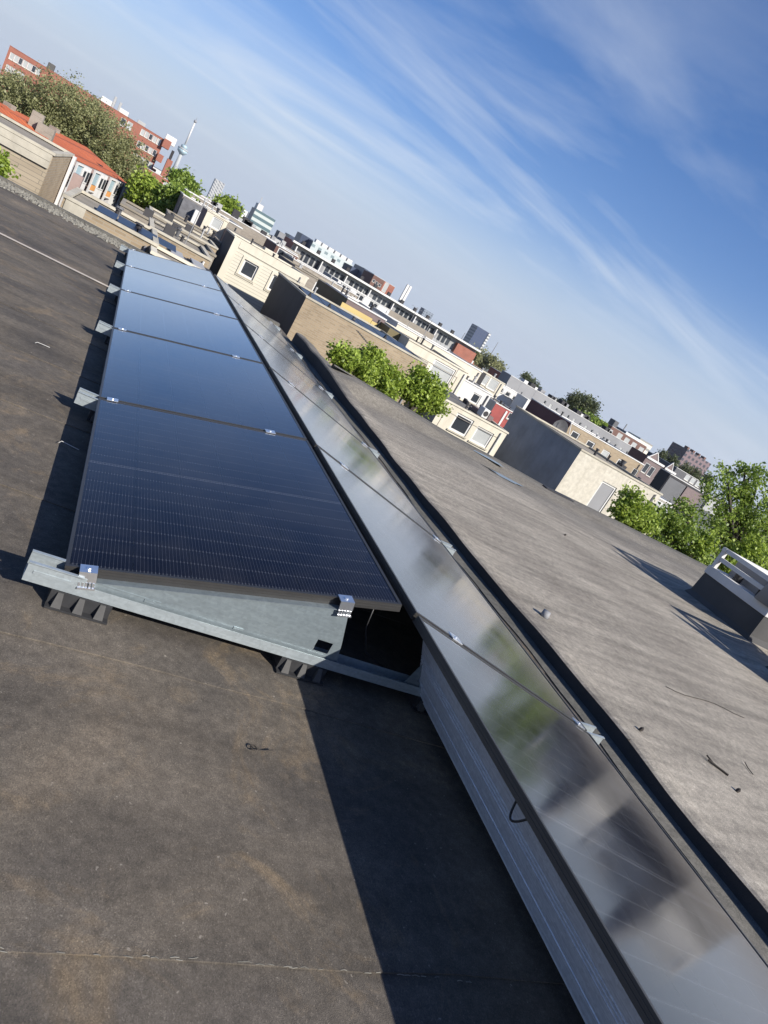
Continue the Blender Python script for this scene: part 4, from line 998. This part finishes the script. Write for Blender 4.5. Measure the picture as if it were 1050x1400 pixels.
# blue-grey side building with pale plaster front
A, B = AB((793, 618), (907, 673), 18, z=.24)
t, Lw, H = building('plaster_building', 'building with pale speckled plaster front and blue grey felt side', A, B, 0, 5.0, M_SPECK, M_BLUEGREY, M_FELT, [(819, 685, .75, 1.4, M_GREYM)], trim=M_CONC)
A, B = AB((890, 676), (925, 694), 21)
t, Lw, H = building('shaded_annex', 'small annex with a wide window beside the plaster building', A, B, 0, 4, M_SPECK, M_GREYB, M_GREYM, [(902, 694, 1.4, .6, M_BLIND)], cat='annex')
# gabled brick houses
for i, (p0, p1, lab) in enumerate((((886, 622), (908, 637), 'gabled mauve brick house with white framed windows'), ((910, 638), (924, 647), 'narrower gabled brick house next to the black slatted building'))):
    A, B = AB(p0, p1, 62); wn = [(883, 640, .75, 1.2), (890, 645, .75, 1.2), (900, 650, .75, 1.2), (884, 628, .6, .9)] if i == 0 else [(906, 656, .8, 1.3), (902, 665, .8, 1.3)]
    t, Lw, H = building('gabled_house', lab, A, B, 0, 3, M_MAUVE, M_BRNB, M_SLATE, wn, cat='house', parapet=0)
    add(t, 'gable', M_MAUVE, lambda m: m.prism([(Lw*.08, H), (Lw*.62, H), (Lw*.35, H+.8)], -.02, .25)); add(t, 'gable_trim', M_TRIM, lambda m: (m.prism([(Lw*.06, H), (Lw*.11, H), (Lw*.36, H+.80), (Lw*.35, H+.92)], -.06, .02), m.prism([(Lw*.59, H), (Lw*.64, H), (Lw*.35, H+.92), (Lw*.345, H+.80)], -.06, .02))); add(t, 'cornice', M_TRIM, lambda m: m.box(0, Lw, -.12, -.004, H-.25, H-.02))
A, B = AB((917, 648), (962, 675), 50)
t, Lw, H = building('black_slat_building', 'low black building with upright slats and a grey wall', A, B, 0, 1.5, M_BLACK, M_BLACK, M_GREYM)
for i in range(24): add(t, 'slat', M_GREYM, lambda m: m.box(Lw*(.02+i*.02), Lw*(.02+i*.02)+.05, -.08, -.003, H-3.2, H-.25))
add(t, 'grey_wall', M_MAUVE, lambda m: m.box(Lw*.52, Lw-.05, -.12, -.005, H-2.4, H-.2))
A, B = AB((925, 640), (975, 668), 80)
t, Lw, H = building('slate_terrace', 'dark slate terrace roof with small dormers', A, B, 0, 7, M_SLATE, M_SLATE, M_SLATE, row((940, 653), (962, 667), 4, 1., .9, M_BLIND), cat='terrace')
A, B = AB((940, 615), (973, 634), 330)
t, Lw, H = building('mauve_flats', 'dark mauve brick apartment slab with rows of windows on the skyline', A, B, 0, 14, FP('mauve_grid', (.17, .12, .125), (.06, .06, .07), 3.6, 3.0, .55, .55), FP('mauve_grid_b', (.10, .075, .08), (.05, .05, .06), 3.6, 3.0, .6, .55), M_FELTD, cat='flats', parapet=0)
for i in range(4): add(t, 'roof_unit', M_BRNB, lambda m: m.box(Lw*(.1+.23*i), Lw*(.1+.23*i)+1.6, 3, 6, H, H+1.6))
A, B = AB((838, 582), (884, 612), 120)
t, Lw, H = building('dark_brick_row', 'dark red brick row with white trimmed parapet and grey windows', A, B, 0, 8, M_BRNB, M_BRNB, M_SLATE, row((846, 598), (880, 620), 8, 1.4, 1.8, M_BLIND), cat='terrace')
tower('dark_slab', 'thin dark slab chimney leaning off the skyline', (842, 575), (847, 578), 200, 3, M_SLATE, M_SLATE)
t, Lw, H = tower('blue_white_block', 'blue and white balconied block behind the dark brick row', (857, 590), (876, 602), 260, 12, FP('bw', (.55, .58, .6), (.10, .14, .20), 40, 3., 1., .55), M_NAVY)
add(t, 'mast', M_GREYM, lambda m: m.box(2, 2.4, 5, 5.4, H, H+3))
tower('cream_block', 'cream block with window bands at the end of the blue and white block', (876, 599), (893, 609), 270, 10, FP('cb', (.62, .58, .48), (.28, .27, .25), 40, 3., 1., .4), M_CREAM)

# distant roofs between: small plain boxes so the town reads on to the skyline
for i in range(70):
    fx = random.uniform(250, 1040); hy = 484+(fx-652)*.589
    Y = random.uniform(140, 520); P = ony(fx, hy+random.uniform(4, 16)*(140/Y+.3), Y)
    w_ = random.uniform(9, 26); col = random.choice([M_GREYB, M_WHITE, M_MAUVE, M_REDB, M_GREYL, M_CREAM, M_TANB])
    tag_lab = 'far low %s building among the rooftops below the skyline' % {M_GREYB: 'grey brown brick', M_WHITE: 'white', M_MAUVE: 'mauve brick', M_REDB: 'red brick', M_GREYL: 'light grey', M_CREAM: 'cream', M_TANB: 'tan brick'}[col]
    t, Lw, H = building('far_house', tag_lab, (P.x-w_/2, P.y, P.z), (P.x+w_/2, P.y, P.z), 0, 12, col, M_SLATE, random.choice([M_FELT, M_FELTD, M_SLATE, M_GREYM]), cat='house', parapet=0, group='far rooftops of the town')

# ------------------------------------------------------------------ trees
def leafmat(name, c1, c2, c3):
    m, nt, b = newmat(name)
    gi = N(nt, 'ShaderNodeNewGeometry'); r = gi.outputs['Random Per Island']
    nt.links.new(ramp(nt, r, [(.0, c1), (.5, c2), (1., c3)]), b.inputs['Base Color']); setin(b, Roughness=.55)
    tr = N(nt, 'ShaderNodeBsdfTranslucent'); nt.links.new(ramp(nt, r, [(.0, tuple(v*1.3 for v in c1)), (1., tuple(v*1.5 for v in c3))]), tr.inputs[0])
    mx = N(nt, 'ShaderNodeMixShader'); mx.inputs[0].default_value = .35
    nt.links.new(b.outputs[0], mx.inputs[1]); nt.links.new(tr.outputs[0], mx.inputs[2]); nt.links.new(mx.outputs[0], nt.nodes['Material Output'].inputs[0])
    return m
L_BRIGHT = leafmat('leaf_bright', (.13, .19, .02), (.23, .31, .04), (.36, .44, .08))
L_GREEN = leafmat('leaf_green', (.085, .14, .02), (.165, .24, .035), (.28, .36, .065))
L_OLIVE = leafmat('leaf_olive', (.165, .175, .07), (.235, .24, .105), (.31, .305, .15))
L_DULL = leafmat('leaf_dull', (.06, .085, .03), (.09, .11, .045), (.14, .15, .07))
def tree(label, blobs, Y, mat, leaf, nleaf, group=None, name='leafy_tree', limbs=7, zb=GZ):
    cs = []
    for (px, py, rp) in blobs:
        c = ony(px, py, Y+random.uniform(-.04, .04)*Y*.5); r = rp*depth_of(c)/FPX; cs.append((c, r))
    tw = sum(r**3 for c, r in cs); cen = sum((c*(r**3) for c, r in cs), Vector())/tw
    base = Vector((cen.x, cen.y, zb)); t = thing(name, label, 'tree', base, group=group)
    m = MB(); R0 = max(r for c, r in cs)
    trunk_top = Vector((cen.x, cen.y, min(c.z-r*.3 for c, r in cs)))
    rad = max(.06, .035*(cen.z-zb)**.9*.6)
    p1 = base.lerp(trunk_top, .5)+Vector((random.uniform(-.1, .1), random.uniform(-.1, .1), 0))
    m.tube([base-base, p1-base, trunk_top-base], [rad*1.2, rad*.85, rad*.65], 8)
    for c, r in cs:
        for q in range(max(1, limbs//len(cs))):
            e = c+Vector((random.uniform(-.5, .5), random.uniform(-.5, .5), random.uniform(-.1, .7)))*r
            mid = trunk_top.lerp(e, .5)+Vector((0, 0, .12*r)); m.tube([trunk_top-base, mid-base, e-base], [rad*.45, rad*.3, rad*.1], 5)
    m.build('trunk', M_BARK, t, True)
    V, F = [], []
    vols = np.array([r**2.2 for c, r in cs]); vols /= vols.sum(); cnts = rng.multinomial(nleaf, vols)
    for (c, r), cn in zip(cs, cnts):
        ncl = max(8, int(cn/34)); d = rng.normal(size=(ncl, 3)); d /= np.linalg.norm(d, axis=1)[:, None]
        rr = r*(rng.uniform(.25, 1.0, ncl)**.55)*rng.uniform(.75, 1.30, ncl)
        cl_ = np.array(c)+d*rr[:, None]*np.array([1, 1, .88])
        which = rng.integers(0, ncl, cn); pos = cl_[which]+rng.normal(size=(cn, 3))*r*.075+rng.normal(size=(cn, 3))*leaf*.8
        nrm = rng.normal(size=(cn, 3))+np.array([.1, -.1, .55]); nrm /= np.linalg.norm(nrm, axis=1)[:, None]
        a = np.cross(nrm, rng.normal(size=(cn, 3))); a /= np.linalg.norm(a, axis=1)[:, None]; b_ = np.cross(nrm, a)
        sz = leaf*rng.uniform(.55, 1.25, cn)[:, None]
        q = np.stack([pos-a*sz*.5, pos+b_*sz*.32+nrm*sz*.05, pos+a*sz*.55, pos-b_*sz*.32+nrm*sz*.05], 1)-np.array(base)
        V.append(q.reshape(-1, 3))
    V = np.concatenate(V); nf = len(V)//4
    me = bpy.data.meshes.new('crown'); me.vertices.add(len(V)); me.vertices.foreach_set('co', V.astype(np.float32).ravel())
    me.loops.add(nf*4); me.loops.foreach_set('vertex_index', np.arange(nf*4, dtype=np.int32))
    me.polygons.add(nf); me.polygons.foreach_set('loop_start', np.arange(0, nf*4, 4, dtype=np.int32)); me.polygons.foreach_set('loop_total', np.full(nf, 4, dtype=np.int32))
    me.update(calc_edges=True); me.materials.append(mat); link('crown', me, t)
    return t
tree('huge olive brown tree crown in front of the red apartment block', [(20, 130, 34), (55, 140, 40), (30, 155, 35), (85, 150, 44), (115, 165, 42), (145, 190, 40), (165, 215, 34), (70, 175, 36), (110, 195, 34), (150, 222, 30), (178, 236, 24), (5, 120, 24)], 66, L_OLIVE, .17, 52000)
tree('bright green tree beside the end of the white terrace', [(200, 262, 22), (190, 272, 18), (212, 276, 22), (222, 285, 14)], 46, L_BRIGHT, .22, 9000)
tree('deep green tree between the bright tree and the slate house', [(236, 268, 16), (246, 282, 16), (238, 290, 14), (228, 280, 14)], 44, L_GREEN, .2, 7000)
tree('green treetop at the foot of the observation tower', [(250, 250, 14), (260, 258, 11), (242, 245, 9)], 85, L_GREEN, .35, 4000)
tree('round bright green tree in front of the dark blue glass block', [(305, 281, 12), (314, 284, 12), (320, 291, 9), (299, 284, 9)], 75, L_BRIGHT, .3, 4500)
tree('courtyard tree against the tan brick wall, slim leafy shoots', [(463, 482, 10), (478, 490, 13), (470, 494, 12), (490, 498, 14)], 12.5, L_BRIGHT, .085, 3000)
tree('fullest courtyard tree beyond the grey roof edge', [(508, 492, 19), (520, 508, 20), (500, 507, 18), (538, 520, 16), (530, 530, 16)], 12.8, L_BRIGHT, .085, 6000)
tree('courtyard tree reaching up beside the cream house window', [(575, 518, 17), (588, 530, 18), (568, 536, 20), (592, 550, 15), (552, 530, 14), (604, 557, 9), (580, 552, 16)], 13.2, L_BRIGHT, .085, 7000)
tree('young bright tree growing past the grey roof in front of the plaster wall', [(862, 690, 20), (870, 704, 20), (850, 700, 13), (880, 715, 18), (855, 712, 14)], 9.6, L_BRIGHT, .085, 5500)
tree('dense dark green tree beside the railed chimney', [(905, 712, 24), (925, 725, 28), (945, 745, 26), (935, 705, 22), (955, 765, 18), (905, 735, 18)], 10.5, L_GREEN, .085, 6500)
tree('large leafy tree with a dark trunk behind the railed chimney', [(985, 665, 26), (1010, 655, 28), (1035, 660, 28), (1000, 690, 30), (1035, 700, 34), (975, 705, 26), (1010, 725, 32), (1045, 735, 34), (980, 740, 24), (1050, 770, 28), (1075, 690, 36), (1080, 740, 36)], 11.5, L_GREEN, .09, 13000, limbs=30)
tree('bright undergrowth tree at the roof corner by the chimney', [(1000, 775, 22), (1025, 760, 24), (960, 745, 16), (1045, 790, 20)], 10.2, L_BRIGHT, .10, 4500)
tree('olive hedge-like treetops below the navy tower', [(650, 486, 9), (660, 491, 10), (672, 497, 9), (682, 503, 8)], 210, L_OLIVE, .8, 4000)
tree('small green tree on the skyline right of the olive treetops', [(719, 519, 8), (726, 526, 9), (732, 533, 7), (716, 527, 6)], 150, L_DULL, .5, 2500)
tree('big round brown green tree standing over the long grey roof', [(788, 548, 13), (800, 552, 15), (782, 558, 12), (808, 562, 13), (795, 565, 14)], 110, L_DULL, .4, 7000)
tree('dark green tree under the big round tree', [(797, 574, 10), (808, 577, 10), (787, 570, 8)], 100, L_GREEN, .35, 3500)
tree('small bright tree at the foot of the big round tree', [(820, 582, 7), (826, 586, 6)], 105, L_BRIGHT, .35, 1500)
tree('low brown bush left of the big round tree', [(768, 552, 7), (776, 556, 6)], 115, L_OLIVE, .4, 1500)
tree('green and brown treetops in front of the mauve flats', [(905, 622, 6), (920, 630, 7), (935, 640, 8), (950, 648, 8), (965, 655, 7)], 140, L_DULL, .5, 4000)
tree('sprig of bright leaves at the edge of the pale brick wall', [(-6, 222, 11), (2, 228, 6)], 13, L_BRIGHT, .09, 1200)

# ------------------------------------------------------------------ the air
hzb = MB(); hzb.box(-4020, 4020, -4020, 4020, GZ-1, max(zt+20, 190))
hm = bpy.data.materials.new('haze'); hm.use_nodes = True; hn = hm.node_tree; hn.nodes.clear()
ho = hn.nodes.new('ShaderNodeOutputMaterial'); hv = hn.nodes.new('ShaderNodeVolumePrincipled')
hv.inputs['Color'].default_value = (.86, .91, 1, 1); hv.inputs['Density'].default_value = .00008; hv.inputs['Anisotropy'].default_value = .2
hn.links.new(hv.outputs[0], ho.inputs['Volume'])
tag(hzb.build('haze', hm), kind='stuff')
